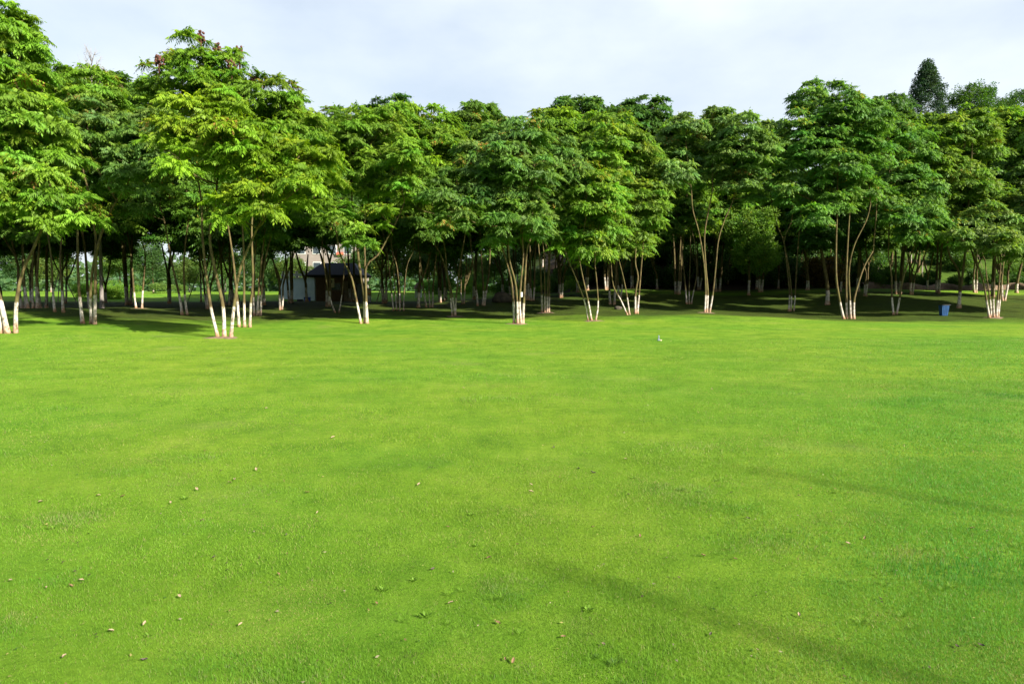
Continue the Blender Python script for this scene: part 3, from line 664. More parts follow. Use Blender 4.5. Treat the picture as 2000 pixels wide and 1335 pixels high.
G_mid = [generic(104, GR, stems=3, w=3.8, h=14.5, low=0.4, dens=1.5), generic(105, (0.085, 0.18, 0.02), stems=2, w=3.6, h=14.5, low=0.4, dens=1.5), generic(106, (0.11, 0.22, 0.024), stems=2, w=3.7, h=14.5, low=0.4, dens=1.5)]
G_tall = [generic(110, (0.045, 0.115, 0.020), h=16, w=4.8, stems=1, single=True, r0=0.16, low=0.45, dens=1.4), generic(111, (0.05, 0.125, 0.020), h=16, w=4.6, stems=1, single=True, r0=0.17, low=0.42, dens=1.4)]
G_trunk = [generic(112, (0.045, 0.115, 0.020), h=11, w=3.2, stems=1, single=True, r0=0.18, low=0.5), generic(113, (0.05, 0.125, 0.020), h=11, w=3.4, stems=1, single=True, r0=0.2, low=0.45)]
GR_back = 'shaded trees standing in the grove behind the front row'
def height_scale(px, ytop, D, h0):
    x = at(px, ytop, D)[0]; z = H(x, D); top = at(px, ytop, D)[2]; return x, z, (top - z) / h0
# deliberate background trees: px, ytop, D, set, index, label
BACK = [
    (1095, 215, 62, G_tall, 0, 'darker tree crown rising above the rest just right of centre', 'T36x'),
    (1150, 170, 64, G_tall, 1, 'highest dark rounded crown on the skyline right of centre', ''),
    (1240, 186, 66, G_tall, 0, 'dark flat-topped crown on the skyline, right of the highest central one', ''),
    (925, 196, 60, G_tall, 1, 'dark crown standing above the paler trees left of the sky dip', ''),
    (775, 188, 56, G_tall, 0, 'small dark pointed crown poking above the tree line left of centre', ''),
    (680, 205, 58, G_mid, 2, 'crown with ragged top behind the spreading-limbed tree', ''),
    (1330, 216, 60, G_mid, 0, 'crown filling the skyline behind and left of the V-stemmed tree', ''),
    (1410, 210, 63, G_mid, 1, 'crown filling the skyline right behind the V-stemmed tree', ''),
    (1495, 222, 62, G_mid, 2, 'crown in the dip of the skyline left of the big blue-green tree', ''),
    (1200, 212, 52, G_mid, 1, 'leafy crown behind the crooked-stemmed tree', ''),
    (1040, 238, 54, G_mid, 2, 'crown at the lowest dip of the central skyline', ''),
    (1000, 245, 60, G_mid, 0, 'crown seen over the central tree in the sky dip', ''),
    (860, 225, 58, G_mid, 2, 'crown over the narrow-based tree left of centre', ''),
    (1690, 175, 60, G_tall, 1, 'dark crown behind the big blue-green tree', ''),
    (1770, 205, 58, G_mid, 0, 'crown behind the low V trunk on the right', ''),
    (1850, 200, 60, G_mid, 1, 'crown behind the forked tree beside the bin', ''),
    (1960, 190, 58, G_mid, 2, 'tall crown at the right edge above the low spreading tree', ''),
    (2060, 180, 55, G_mid, 0, 'tree cut by the right edge of the photo behind the low spreading tree', ''),
    (60, 130, 48, G_mid, 1, 'shaded tree filling the back of the left corner', ''),
    (230, 128, 52, G_mid, 0, 'dark rounded crown beside the bare twigs on the left skyline', ''),
    (160, 150, 44, G_mid, 2, 'shaded tree beneath the bare twigs on the left', ''),
    (430, 180, 50, G_mid, 1, 'shaded tree hidden behind the fan-stemmed tree', ''),
    (560, 230, 52, G_mid, 0, 'shaded tree behind and left of the hut', ''),
]
for i, (px, yt, D, gs, gi, lab, _) in enumerate(BACK):
    h0 = 16.6 if gs is G_tall else 15.0
    x, z, s = height_scale(px, yt, D, h0 * 1.0)
    put(gs[gi], 'goldenrain_tree', (x, D, z - 0.02), rnd.uniform(0, 6.28), min(max(s, 0.7), 1.3), lab)
# deep shaded rows of the grove: (px, D)
deep = [(-120, 34), (-60, 44), (5, 50), (45, 42), (125, 55), (205, 56), (330, 54), (405, 46), (455, 57), (515, 50), (548, 46), (600, 56), (640, 49), (750, 55), (815, 50), (860, 56), (905, 53), (985, 62), (1030, 55), (1095, 57),
        (1130, 62), (1185, 63), (1210, 56), (1285, 64), (1320, 70), (1365, 66), (1420, 72), (1520, 66), (1560, 74), (1640, 60), (1690, 56), (1780, 58), (1810, 66), (1905, 62), (1960, 55), (2020, 48), (2100, 44), (2080, 62), (-150, 56), (60, 58)]
def deep_label(px, D):
    n = sorted(LMK, key=lambda q: abs(q[0] - px))[:2]; n.sort()
    dep = 'nearest' if D < 47 else 'nearer' if D < 52 else 'mid-depth' if D < 56 else 'deep' if D < 60 else 'farther' if D < 68 else 'farthest'
    return dep + ' shaded tree between ' + n[0][1] + ' and ' + n[1][1]
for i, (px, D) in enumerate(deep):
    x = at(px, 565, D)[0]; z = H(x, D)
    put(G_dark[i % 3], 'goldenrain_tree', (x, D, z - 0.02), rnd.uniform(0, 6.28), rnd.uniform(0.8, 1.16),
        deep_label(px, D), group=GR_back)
# thick single dark trunks on the right, and the small ones traced from the photo
for key, gi, s, lab in (('T27', 0, 0.95, 'thick single trunk with white foot left of the big blue-green tree'),
                        ('T28', 1, 0.85, 'thick dark trunk farther back with white foot at the mound edge'),
                        ('T25', 0, 0.75, 'dark trunk with short white foot on the mound, right of the pale bushy tree'),
                        ('T33', 1, 0.75, 'dark forked tree by the brown wall at the far right'),
                        ('T38', 0, 0.9, 'straight dark trunk with white foot beyond the narrow-based tree')):
    bx, by, D = BASES[key]; p = at(bx, by, D); put(G_trunk[gi], 'goldenrain_tree', (p[0], D, H(p[0], D) - 0.02), rnd.uniform(0, 6), s, lab)

# bushy, small-leaved trees and shrubs ------------------------------------------------------
def bush(seed, tint, h, w, n=9, lod=3, dens=1.3, trunk=True, flat=1.0, material=None, scale=1.0):
    g = np.random.default_rng(seed); bl = []
    for i in range(n):
        a = g.uniform(0, 6.28); rr = w * g.uniform(0.0, 0.62); z = h * (g.uniform(0.42, 0.86) if trunk else g.uniform(0.25, 0.75))
        bl.append((np.array([math.cos(a) * rr, math.sin(a) * rr, z]), min(w, h) * g.uniform(0.30, 0.45)))
    parts = []
    if trunk:
        mb = MB(); S = stem_mesh(mb, [(0, 0, -0.2), (0.04, 0, 1.2), (-0.05, 0.05, h * 0.4), (0, 0, h * 0.65)], 0.11, 0.05)
        limbs([mb], [S], bl, g, twigs=1); o = mb.build('trunk', M_bark, None, True); parts.append(('trunk', o.data)); bpy.data.objects.remove(o)
    parts.append(('crown' if trunk else 'foliage', crown_mesh('foliage', g, bl, lod, tint, dens, scale=scale, tips=(0.05, (0.25, 0.27, 0.04)), tilt=0.8)))
    return parts
B_lit = [bush(201, (0.08, 0.145, 0.022), 6, 3.2, 11), bush(202, (0.05, 0.11, 0.025), 7, 3.4, 12), bush(203, (0.085, 0.14, 0.024), 5, 3.0, 10)]
B_low = [bush(211, (0.13, 0.26, 0.025), 1.5, 1.5, 8, 4, 3.0, False, scale=1.3), bush(212, (0.08, 0.17, 0.03), 1.8, 1.6, 8, 4, 3.0, False, scale=1.4)]
B_wood = [bush(221, (0.04, 0.095, 0.02), 7, 3.6, 12), bush(222, (0.05, 0.12, 0.025), 8, 3.8, 12)]
B_under = [bush(231, (0.055, 0.12, 0.025), 3.0, 2.6, 10, 3, 1.5, False), bush(232, (0.065, 0.13, 0.025), 2.4, 2.4, 9, 3, 1.5, False)]
B_slope = [bush(241, (0.07, 0.14, 0.02), 1.6, 1.7, 9, 3, 2.0, False), bush(242, (0.05, 0.115, 0.02), 2.4, 1.9, 9, 3, 2.0, False)]
B_pale = [bush(251, (0.115, 0.215, 0.030), 7, 3.4, 12, dens=1.6)]
B_rust = [bush(252, (0.12, 0.08, 0.02), 2.4, 2.0, 9, 3, 1.8, False)]
xr = at(1600, 565, 66)[0]; put(B_rust[0], 'rusty_shrub', (xr, 66, H(xr, 66)), 0.5, 1.25, 'rust-brown shrub in the dark wood edge left of the blue-green tree', 'shrub')
# pale bushy tree T24 between V-tree and slender tree
bx, by, D = BASES['T24']; p = at(bx, by, D)
put(B_pale[0], 'bushy_tree', (p[0], D, H(p[0], D) - 0.02), 1.0, 1.12, 'light green bushy small-leaved tree with one white trunk alone on the mound')
def bline(lst, D0, D1, parts, name, label, smin, smax, cat, group):
    for i, px in enumerate(lst):
        D = rnd.uniform(D0, D1); x = at(px, 565, D)[0]
        put(parts[i % len(parts)], name, (x, D, H(x, D) - 0.1), rnd.uniform(0, 6.28), rnd.uniform(smin, smax),
            label + ', seen ' + ('left' if px < min(LMK, key=lambda q: abs(q[0] - px))[0] else 'right') + ' of ' + min(LMK, key=lambda q: abs(q[0] - px))[1], cat, group)
bline([-80, 40, 100, 235, 300, 370, 440, 505, 575], 84, 96, B_lit, 'bushy_tree', 'sunlit bushy tree beyond the grove', 0.9, 1.25, 'tree', 'sunlit trees beyond the left grove')
bline([700, 745, 790, 835, 880, 925, 965, 1010], 78, 90, B_lit, 'bushy_tree', 'sunlit bushy tree beyond the grove', 0.9, 1.2, 'tree', 'sunlit trees beyond the centre grove')
bline([1040, 1085, 1130, 1180, 1230, 1280, 1330, 1385, 1440, 1500, 1560, 1620, 1680], 74, 86, B_wood, 'woodland_tree', 'dense dark hillside wood tree', 0.9, 1.3, 'tree', 'dark trees of the hillside wood')
bline([1060, 1120, 1200, 1290, 1360, 1430, 1530, 1600, 1660], 90, 104, B_wood, 'woodland_tree', 'dark tree high in the hillside wood', 1.0, 1.3, 'tree', 'upper trees of the hillside wood')
bline([1050, 1100, 1150, 1200, 1250, 1300, 1350, 1400, 1445, 1490, 1530, 1570, 1610, 1650, 1685], 69, 74, B_under, 'undergrowth_shrub', 'dark leafy undergrowth on the hill', 0.8, 1.25, 'shrub', 'undergrowth shrubs of the hillside wood')
bline([1240, 1285, 1325, 1365, 1405, 1450, 1500, 1545, 1590, 1635, 1670], 77, 84, B_under, 'undergrowth_shrub', 'dark leafy undergrowth high on the wooded hillside', 1.2, 1.7, 'shrub', 'upper undergrowth of the hillside wood')
bline([1705, 1735, 1768, 1815, 1860, 1900, 1945, 1990], 69.5, 72, B_slope, 'slope_bush', 'low leafy bush behind the earth bank', 0.6, 0.95, 'shrub', 'low bushes behind the earth bank')
bline([1715, 1748, 1790, 1835, 1872, 1925, 1975, 2020], 74, 92, B_slope, 'slope_bush', 'leafy bush on the grassy slope', 0.8, 1.2, 'shrub', 'bushes on the grassy slope')
bline([1720, 1780, 1840, 1900, 1960, 2030], 98, 112, B_wood, 'woodland_tree', 'dark tree atop the grassy slope', 1.0, 1.3, 'tree', 'trees along the top of the grassy slope')
bline([940, 985, 1030, 1075, 1115], 62, 68, B_low, 'shrub', 'low green shrub at the wood edge', 0.8, 1.1, 'shrub', 'shrubs behind the boulder')
bline([165, 195, 215, 240], 64, 67, B_low[:1], 'shrub', 'bright yellow-green hedge shrub', 0.85, 1.05, 'shrub', 'hedge shrubs seen between the left trunks')
bline([840, 870, 905, 930], 72, 78, B_low, 'shrub', 'light green undergrowth shrub', 1.0, 1.3, 'shrub', 'undergrowth shrubs right of the white pillar')

# far woodland closing the horizon
def far_wood():
    g = np.random.default_rng(5); P = []; O = []
    for _ in range(900):
        x = g.uniform(-170, 190); y = g.uniform(125, 190); z0 = H(x, y); hh = g.uniform(2, 10) * (0.75 if x < -20 else 1.25)
        P.append([x, y, z0 + hh * g.random()]); O.append([0, -0.5, 0.5])
    for k in range(1500):                                   # unseen tree belt added at the sides and behind the viewer, blocking low sky
        if k % 3 == 0: x, y = g.uniform(-105, 105), g.uniform(-95, -80)
        elif k % 3 == 1: x, y = g.uniform(-110, -92), g.uniform(-80, 125)
        else: x, y = g.uniform(92, 110), g.uniform(-80, 125)
        P.append([x, y, H(x, y) + g.uniform(0.5, 15)]); O.append([0, 0, 0.5])
    V, C = place_clumps(g, np.array(P), np.array(O), 3, 7.0, (0.06, 0.12, 0.04), (0, (0, 0, 0)), 0.6)
    o = link('woodland_and_sky_screen', mesh_np('woodland_and_sky_screen', V, np.arange(len(V)).reshape(-1, 4), M_leaf, C))
    tag(o, 'distant woodland closing the view, plus an unseen belt added to block low sky', 'woodland', kind='stuff')
far_wood()

# loose conifer-like tree and big-leaved trees on the right skyline -------------------------
def skyline_tree(px, ytop, D, w, tint, label, name='tree', lod=2, conical=False, seed=1, r0=0.16, dens=1.0):
    g = np.random.default_rng(seed); x = at(px, ytop, D)[0]; z = H(x, D); h = at(px, ytop, D)[2] - z
    t = empty(name, (x, D, z - 0.05)); tag(t, label, 'tree'); mb = MB()
    S = stem_mesh(mb, [(0, 0, -0.2), (0.1, 0, h * 0.3), (-0.1, 0, h * 0.65), (0, 0, h * 0.97)], r0, 0.02); bl = []
    if conical:
        for i in range(95):
            f = i / 94; zz = h * (0.45 + 0.53 * f); a = i * 2.4; rr = w * (1 - f) ** 0.9 * g.uniform(0.45, 1.0) + 0.1
            bl.append((np.array([math.cos(a) * rr, math.sin(a) * rr, zz]), 0.42 * (1.3 - 0.6 * f)))
    else:
        for i in range(14):
            a = i * 2.4; f = i / 13; rr = w * g.uniform(0.2, 0.75) * (1.1 - 0.6 * f)
            bl.append((np.array([math.cos(a) * rr, math.sin(a) * rr, h * (0.5 + 0.42 * f)]), w * g.uniform(0.26, 0.36)))
    limbs([mb], [S], bl, g, twigs=2); mb.build('trunk', M_barkraw, t, True)
    link('crown', crown_mesh('crown', g, bl, lod, tint, dens, tips=(0, RED), tilt=0.9, scale=1.0), t)
skyline_tree(1812, 117, 78, 5.6, (0.03, 0.065, 0.03), 'lone dark open-branched tree standing above the right skyline', 'conifer_tree', 3, True, 31, dens=0.42)
skyline_tree(1905, 150, 80, 4.6, (0.055, 0.125, 0.014), 'bright broad-leaved tree on the right skyline beside the dark open one', 'broadleaf_tree', 3, False, 32, dens=1.5)
skyline_tree(1985, 165, 82, 4.2, (0.045, 0.11, 0.014), 'broad-leaved tree at the top right corner of the wood', 'broadleaf_tree', 3, False, 33, dens=1.4)
skyline_tree(1755, 172, 76, 3.8, (0.045, 0.10, 0.028), 'dull green tree just left of the dark open-branched one', 'broadleaf_tree', 3, False, 34, dens=1.2)

# bare twigs tree on the left skyline
def bare_tree(px, ytop, D):
    g = np.random.default_rng(4); x = at(px, ytop, D)[0]; z = H(x, D); h = at(px, ytop, D)[2] - z
    t = empty('bare_tree', (x, D, z - 0.05)); tag(t, 'leafless tree whose bare twigs stick up on the left skyline', 'tree')
    mb = MB()
    S = stem_mesh(mb, [(0, 0, -0.1), (0.1, 0, h * 0.4), (0, 0, h * 0.7), (0.05, 0, h)], 0.14, 0.012)
    for i in range(16):
        f = g.uniform(0.72, 0.97); p = np.array(S[int(f * (len(S) - 1))]); a = g.uniform(0, 6.28); l = (1.05 - f) * h * 0.35 + 0.3
        d = np.array([math.cos(a) * 0.55, math.sin(a) * 0.5, 1.0]); e = p + d * l
        mb.tube([p, p + d * l * 0.5 + g.normal(0, 0.06, 3), e], [0.022, 0.014, 0.006], 5)
        for _ in range(3):
            q = p + d * l * g.uniform(0.3, 0.8); mb.tube([q, q + (d + g.normal(0, 0.5, 3)) * 0.35 * l], [0.01, 0.004], 4)
    mb.build('trunk', simple('dead_wood', (0.16, 0.14, 0.13), (0.3, 0.27, 0.25), 9), t, True)
bare_tree(176, 92, 46)

# ---------------------------------------------------------------- built things
M_plaster = simple('blue_grey_render', (0.52, 0.58, 0.66), (0.68, 0.73, 0.78), 1.2, 0.85, 0.25, 0.01)
M_stone = simple('pale_stone', (0.42, 0.40, 0.33), (0.58, 0.56, 0.47), 5, 0.85, 0.3, 0.01)
M_roof = simple('dark_roof_tiles', (0.018, 0.018, 0.022), (0.035, 0.033, 0.036), 10, 0.6, 0.4, 0.02, spec=0.2)
M_white = simple('white_paint', (0.68, 0.68, 0.66), (0.8, 0.8, 0.78), 3, 0.6, 0.1)
M_cream = simple('cream_board', (0.55, 0.47, 0.30), (0.66, 0.58, 0.40), 3, 0.6, 0.1)
M_black = simple('black_plastic', (0.012, 0.012, 0.014), (0.025, 0.025, 0.028), 5, 0.5, 0.1)
M_blue = simple('blue_plastic', (0.007, 0.045, 0.14), (0.012, 0.07, 0.20), 4, 0.45, 0.1)
M_crate = simple('bright_blue_plastic', (0.0, 0.06, 0.48), (0.01, 0.09, 0.6), 4, 0.4, 0.05)
M_orange = simple('orange_print', (0.75, 0.20, 0.02), (0.85, 0.28, 0.03), 3, 0.6, 0)
M_steel = simple('painted_steel', (0.18, 0.22, 0.27), (0.26, 0.30, 0.36), 3, 0.45, 0.05)
M_wood = simple('weathered_wood', (0.16, 0.11, 0.07), (0.32, 0.24, 0.16), 8, 0.85, 0.4, 0.01, sc=(1, 1, 0.2))
M_thatch = simple('brown_thatch', (0.14, 0.09, 0.05), (0.28, 0.19, 0.12), 30, 0.95, 0.6, 0.02)
M_rock = simple('dark_boulder', (0.03, 0.026, 0.02), (0.09, 0.075, 0.055), 3, 0.95, 0.8, 0.05)
M_earth = simple('bare_earth', (0.10, 0.065, 0.038), (0.22, 0.15, 0.09), 2.5, 0.95, 0.8, 0.05, detail=8)
M_brownwall = simple('brown_render', (0.17, 0.12, 0.10), (0.24, 0.18, 0.15), 1.0, 0.9, 0.2)
M_facade = simple('pale_pink_facade', (0.19, 0.155, 0.14), (0.26, 0.22, 0.20), 0.8, 0.85, 0.1)
M_glass = simple('window_glass', (0.03, 0.04, 0.05), (0.07, 0.09, 0.11), 1, 0.12, 0)
M_red = simple('red_brick_trim', (0.35, 0.08, 0.05), (0.5, 0.13, 0.08), 5, 0.8, 0.1)
def brick():
    m, nt, b = mat('brown_brick'); t = N(nt, 'ShaderNodeTexCoord'); mp_ = N(nt, 'ShaderNodeMapping'); mp_.inputs['Rotation'].default_value = (math.pi / 2, 0, 0)
    br = N(nt, 'ShaderNodeTexBrick'); br.inputs['Scale'].default_value = 4.0; br.inputs['Color1'].default_value = (0.20, 0.10, 0.05, 1)
    br.inputs['Color2'].default_value = (0.13, 0.065, 0.035, 1); br.inputs['Mortar'].default_value = (0.09, 0.075, 0.06, 1)
    nt.links.new(t.outputs['Object'], mp_.inputs[0]); nt.links.new(mp_.outputs[0], br.inputs['Vector']); nt.links.new(br.outputs[0], b.inputs['Base Color'])
    return m
M_brick = brick()

# hut
DH = 60.0
def gp(px, D): x = at(px, 565, D)[0]; return x, H(x, D)
x0 = at(617, 565, DH)[0]; x1 = at(692, 565, DH)[0]; zb = min(H(x0, DH), H(x1, DH)) - 0.1
hut = empty('park_hut', ((x0 + x1) / 2, DH + 1.5, zb)); tag(hut, 'small dark brick hut with overhanging hipped roof beyond the trunks', 'hut')
wd = x1 - x0; hh = at(650, 540, DH)[2] - zb
MB().box((0, 0, hh / 2), (wd, 3.0, hh)).build('wall', M_brick, hut)
rf = MB(); e = 0.75; rz_ = at(650, 518, DH)[2] - zb
X, Y = wd / 2 + e, 1.5 + e
rf.add([(-X, -Y, hh - .06), (X, -Y, hh - .06), (X, Y, hh - .06), (-X, Y, hh - .06), (-X, -Y, hh + .14), (X, -Y, hh + .14), (X, Y, hh + .14), (-X, Y, hh + .14),
        (-X + 1.0, -.25, rz_ + .25), (X - 1.0, -.25, rz_ + .25), (X - 1.0, .25, rz_ + .25), (-X + 1.0, .25, rz_ + .25)],
       [(3, 2, 1, 0), (0, 1, 5, 4), (1, 2, 6, 5), (2, 3, 7, 6), (3, 0, 4, 7), (4, 5, 9, 8), (5, 6, 10, 9), (6, 7, 11, 10), (7, 4, 8, 11), (8, 9, 10, 11)])
rf.build('roof', M_roof, hut)
w_ = MB().box((0.1, -1.52, hh * 0.62), (0.9, 0.06, 0.7)).build('window', M_wood, hut)
MB().box((0.1, -1.556, hh * 0.62), (0.76, 0.02, 0.56)).build('pane', M_glass, w_)
d_ = MB().box((1.15, -1.52, 0.95), (0.8, 0.05, 1.9)).build('door', M_wood, hut)
MB().tube([(0.88, -1.57, 0.95), (0.88, -1.6, 1.05)], 0.02, 6).build('handle', M_steel, d_)
MB().tube([(x_, -1.6, z_) for x_, z_ in ((wd / 2 - .05, 0), (wd / 2 - .05, hh - .1))], 0.04, 6).build('drainpipe', M_white, hut)
# utility cabinet right of the hut
x, z = gp(705, 61); c = empty('utility_cabinet', (x, 61, z - 0.05)); tag(c, 'blue-grey metal cabinet standing right beside the hut', 'cabinet')
MB().box((0, 0, 0.8), (0.62, 0.5, 1.6)).build('cabinet_body', M_steel, c)
MB().box((-0.155, -0.26, 0.8), (0.29, 0.03, 1.45)).build('door', M_steel, c); MB().box((0.155, -0.26, 0.8), (0.29, 0.03, 1.45)).build('door', M_steel, c)
MB().box((0, 0, 1.64), (0.7, 0.58, 0.07)).build('lid', M_black, c)
# notice board
x, z = gp(647, 57.5); c = empty('notice_board', (x, 57.5, z - 0.05)); tag(c, 'cream notice board on a thin post in front of the hut', 'sign')
MB().tube([(0, 0, 0), (0, 0, 1.25)], 0.04, 8).build('post', M_wood, c)
MB().box((0.05, 0, 1.6), (0.42, 0.05, 0.75)).build('board', M_cream, c)
MB().box((-0.02, -0.035, 1.72), (0.26, 0.02, 0.24)).build('dark_panel', M_black, c)
for k in range(3): MB().box((-0.02, -0.05, 1.66 + 0.06 * k), (0.2, 0.008, 0.015)).build('text_line', M_white, c)
# orange-printed sign
x, z = gp(721, 58); c = empty('information_sign', (x, 58, z - 0.05)); tag(c, 'small white sign with orange print standing right of the hut', 'sign')
MB().box((0, 0, 0.28), (0.30, 0.10, 0.56)).build('base', M_white, c)
MB().box((0, 0, 0.90), (0.36, 0.06, 0.68)).build('panel', M_cream, c)
MB().lathe((0, -0.03, 0), [(0.001, 0), (0.002, 0.01)], 6).add([(-.05, -.04, 1.06), (0, -.04, .98), (.05, -.04, 1.06), (.03, -.04, 1.16), (-.03, -.04, 1.16)], [(0, 1, 2, 3, 4)]).build('emblem', M_orange, c)
for k in range(3): MB().box((0, -0.04, 0.84 - 0.09 * k), (0.26, 0.012, 0.05)).build('text_line', (M_orange, M_orange, M_black)[k], c)
# retaining wall and balustrade
pA = at(551, 583, 66); pB = at(618, 592, 62); zt = at(600, 544, 63)[2]
d = pB - pA; L_ = math.hypot(d[0], d[1]); ang = math.atan2(d[1], d[0]); mid = (pA + pB) / 2
c = empty('retaining_wall', (mid[0], mid[1], 0), ang); tag(c, 'stained blue-grey retaining wall running left from the hut', 'wall')
zl = H(mid[0], mid[1]) - 0.6
MB().box((0, 0, (zl + zt) / 2), (L_, 0.3, zt - zl)).build('wall_face', M_plaster, c)
MB().box((0, 0, zt + 0.05), (L_ + 0.05, 0.4, 0.1)).build('coping', M_stone, c)
c2 = empty('balustrade', (mid[0], mid[1], zt + 0.1), ang); tag(c2, 'pale stone balustrade along the top of the grey retaining wall', 'balustrade')
MB().box((0, 0, 0.27), (L_, 0.10, 0.24)).build('rail_panel', M_stone, c2)
for k in range(5): MB().box((-L_ / 2 + L_ * (k + .3) / 5, 0, 0.31), (0.17, 0.17, 0.62)).build('post', M_stone, c2)
MB().box((0, 0, 0.60), (L_ * 0.999, 0.05, 0.05)).build('hand_rail', M_wood, c2)
# crate and tray
x, z = gp(600, 59.5); c = empty('plastic_crate', (x, 59.5, z)); tag(c, 'bright blue plastic crate on the grass before the grey wall', 'crate')
mb = MB().box((0, -0.2, .17), (.46, .02, .33)).box((0, .2, .17), (.46, .02, .33)).box((-.22, 0, .17), (.02, .38, .33)).box((.22, 0, .17), (.02, .38, .33)).box((0, 0, .02), (.42, .38, .02)); mb.build('crate_body', M_crate, c)
MB().box((0, -0.22, .34), (.5, .03, .05)).box((0, .22, .34), (.5, .03, .05)).build('rim', M_crate, c)
x, z = gp(586, 59.8); c = empty('plastic_tray', (x, 59.8, z)); tag(c, 'low black tray lying left of the blue crate', 'tray')
MB().box((0, 0, 0.02), (.44, .3, .03)).box((0, -.15, .09), (.46, .02, .16)).box((0, .15, .09), (.46, .02, .16)).box((-.22, 0, .09), (.02, .28, .16)).box((.22, 0, .09), (.02, .28, .16)).build('tray_body', M_black, c)
# white pillar with thatched cap
x, z = gp(817, 66); c = empty('garden_pillar', (x, 66, z - 0.03)); tag(c, 'small white pillar with a brown thatched cap between dark trunks', 'pillar')
MB().box((0, 0, 0.42), (0.62, 0.5, 0.86)).build('pillar_body', M_white, c)
MB().lathe((0, 0, 0.85), [(0.44, 0), (0.46, 0.06), (0.34, 0.3), (0.24, 0.5), (0.05, 0.62)], 14).build('cap', M_thatch, c)
# boulder
def boulder(px, py, D, r, label, flat=0.5):
    g = np.random.default_rng(int(px)); import bmesh
    bm = bmesh.new(); bmesh.ops.create_icosphere(bm, subdivisions=3, radius=1)
    ph = g.uniform(0, 6, 6)
    for v in bm.verts:
        c_ = v.co; n_ = 0.10 * math.sin(3 * c_.x + ph[0]) + 0.10 * math.sin(4 * c_.y + ph[1]) + 0.08 * math.sin(5 * c_.z + ph[2]) + 0.05 * math.sin(9 * c_.x + 7 * c_.y + ph[3])
        v.co = Vector((c_.x * r * (1 + n_), c_.y * r * 0.8 * (1 + n_), c_.z * r * flat * (1 + n_)))
    me = bpy.data.meshes.new('boulder'); bm.to_mesh(me); bm.free(); me.materials.append(M_rock)
    for p in me.polygons: p.use_smooth = True
    o = link('boulder', me); x = at(px, 565, D)[0]; o.location = (x, D, H(x, D) + r * flat * 0.45); tag(o, label, 'boulder')
boulder(983, 580, 53, 0.85, 'dark rounded boulder on the shaded ground behind the central tree', 0.62)
boulder(1208, 606, 46, 0.28, 'small brown stump-like rock left of the crooked-stemmed tree', 0.6)
# far building
x, z = at(640, 565, 125)[0], H(at(640, 565, 125)[0], 125); c = empty('apartment_building', (x, 128, z - 0.5)); tag(c, 'pale pink building glimpsed above the hut roof between leaves', 'building')
MB().box((0, 0, 6.5), (12, 9, 13)).build('wall', M_facade, c); MB().box((0, 0, 13.2), (12.8, 9.8, 0.4)).build('roof', M_roof, c)
for r_ in range(4):
    for q in range(4):
        f = MB().box((-4.2 + 2.8 * q, -4.52, 2 + 3 * r_), (1.5, 0.08, 1.6)).build('window', M_white, c)
        MB().box((-4.2 + 2.8 * q, -4.57, 2 + 3 * r_), (1.3, 0.04, 1.4)).build('pane', M_glass, f)
MB().box((2.8, -4.75, 7.3), (1.2, 0.4, 0.5)).build('balcony', M_red, c)
# clipped round shrubs on far lawn (left)
g_ = np.random.default_rng(9)
for px, D, s, lab in ((310, 76, 1.0, 'round clipped shrub on the far lawn, larger of the two left balls'), (333, 77, 0.85, 'round clipped shrub on the far lawn, right of the larger ball'), (352, 78, 0.8, 'bright round clipped shrub at the right end of the far lawn row')):
    x = at(px, 565, D)[0]; bl = [(np.array([0, 0, 0.45]), 0.62)]
    if 'cs' not in globals(): cs = crown_mesh('foliage', g_, bl, 4, (0.11, 0.19, 0.035), 14, scale=1.0, tips=(0, RED))
    put([('foliage', cs)], 'round_shrub', (x, D, H(x, D)), px, s * 1.25, lab, 'shrub', 'clipped round shrubs on the far lawn')
# earth bank at the foot of the right slope
def bank():
    V = []; Fc = []; g = np.random.default_rng(12); n = 70; rows = 5
    for i in range(n):
        px = 1690 + (2160 - 1690) * i / (n - 1); D = 67.5 + 0.8 * math.sin(i * 0.35)
        x = at(px, 565, D)[0]; z = H(x, D)
        for j in range(rows):
            f = j / (rows - 1); V.append((x, D + 1.0 * f, z - 0.15 + (0.75 + 0.15 * math.sin(i * 0.6)) * math.sin(f * math.pi * 0.75) + g.normal(0, 0.04)))
    for i in range(n - 1):
        for j in range(rows - 1):
            a = i * rows + j; Fc.append((a, a + rows, a + rows + 1, a + 1))
    o = link('earth_bank', mesh_np('earth_bank', np.array(V), np.array(Fc), M_earth, smooth=True)); tag(o, 'low bank of bare brown earth at the foot of the grassy slope', 'earth bank', kind='structure')
bank()
# brown wall at far right
xa = at(1950, 565, 86)[0]; c = empty('garden_wall', (xa + 8, 86, H(xa + 4, 86) - 0.5)); tag(c, 'plain brown wall behind the trees at the right edge', 'wall')
MB().box((0, 0, 1.6), (16, 0.4, 3.2)).build('wall_face', M_brownwall, c); MB().box((0, 0, 3.26), (16.1, 0.55, 0.12)).build('coping', M_stone, c)
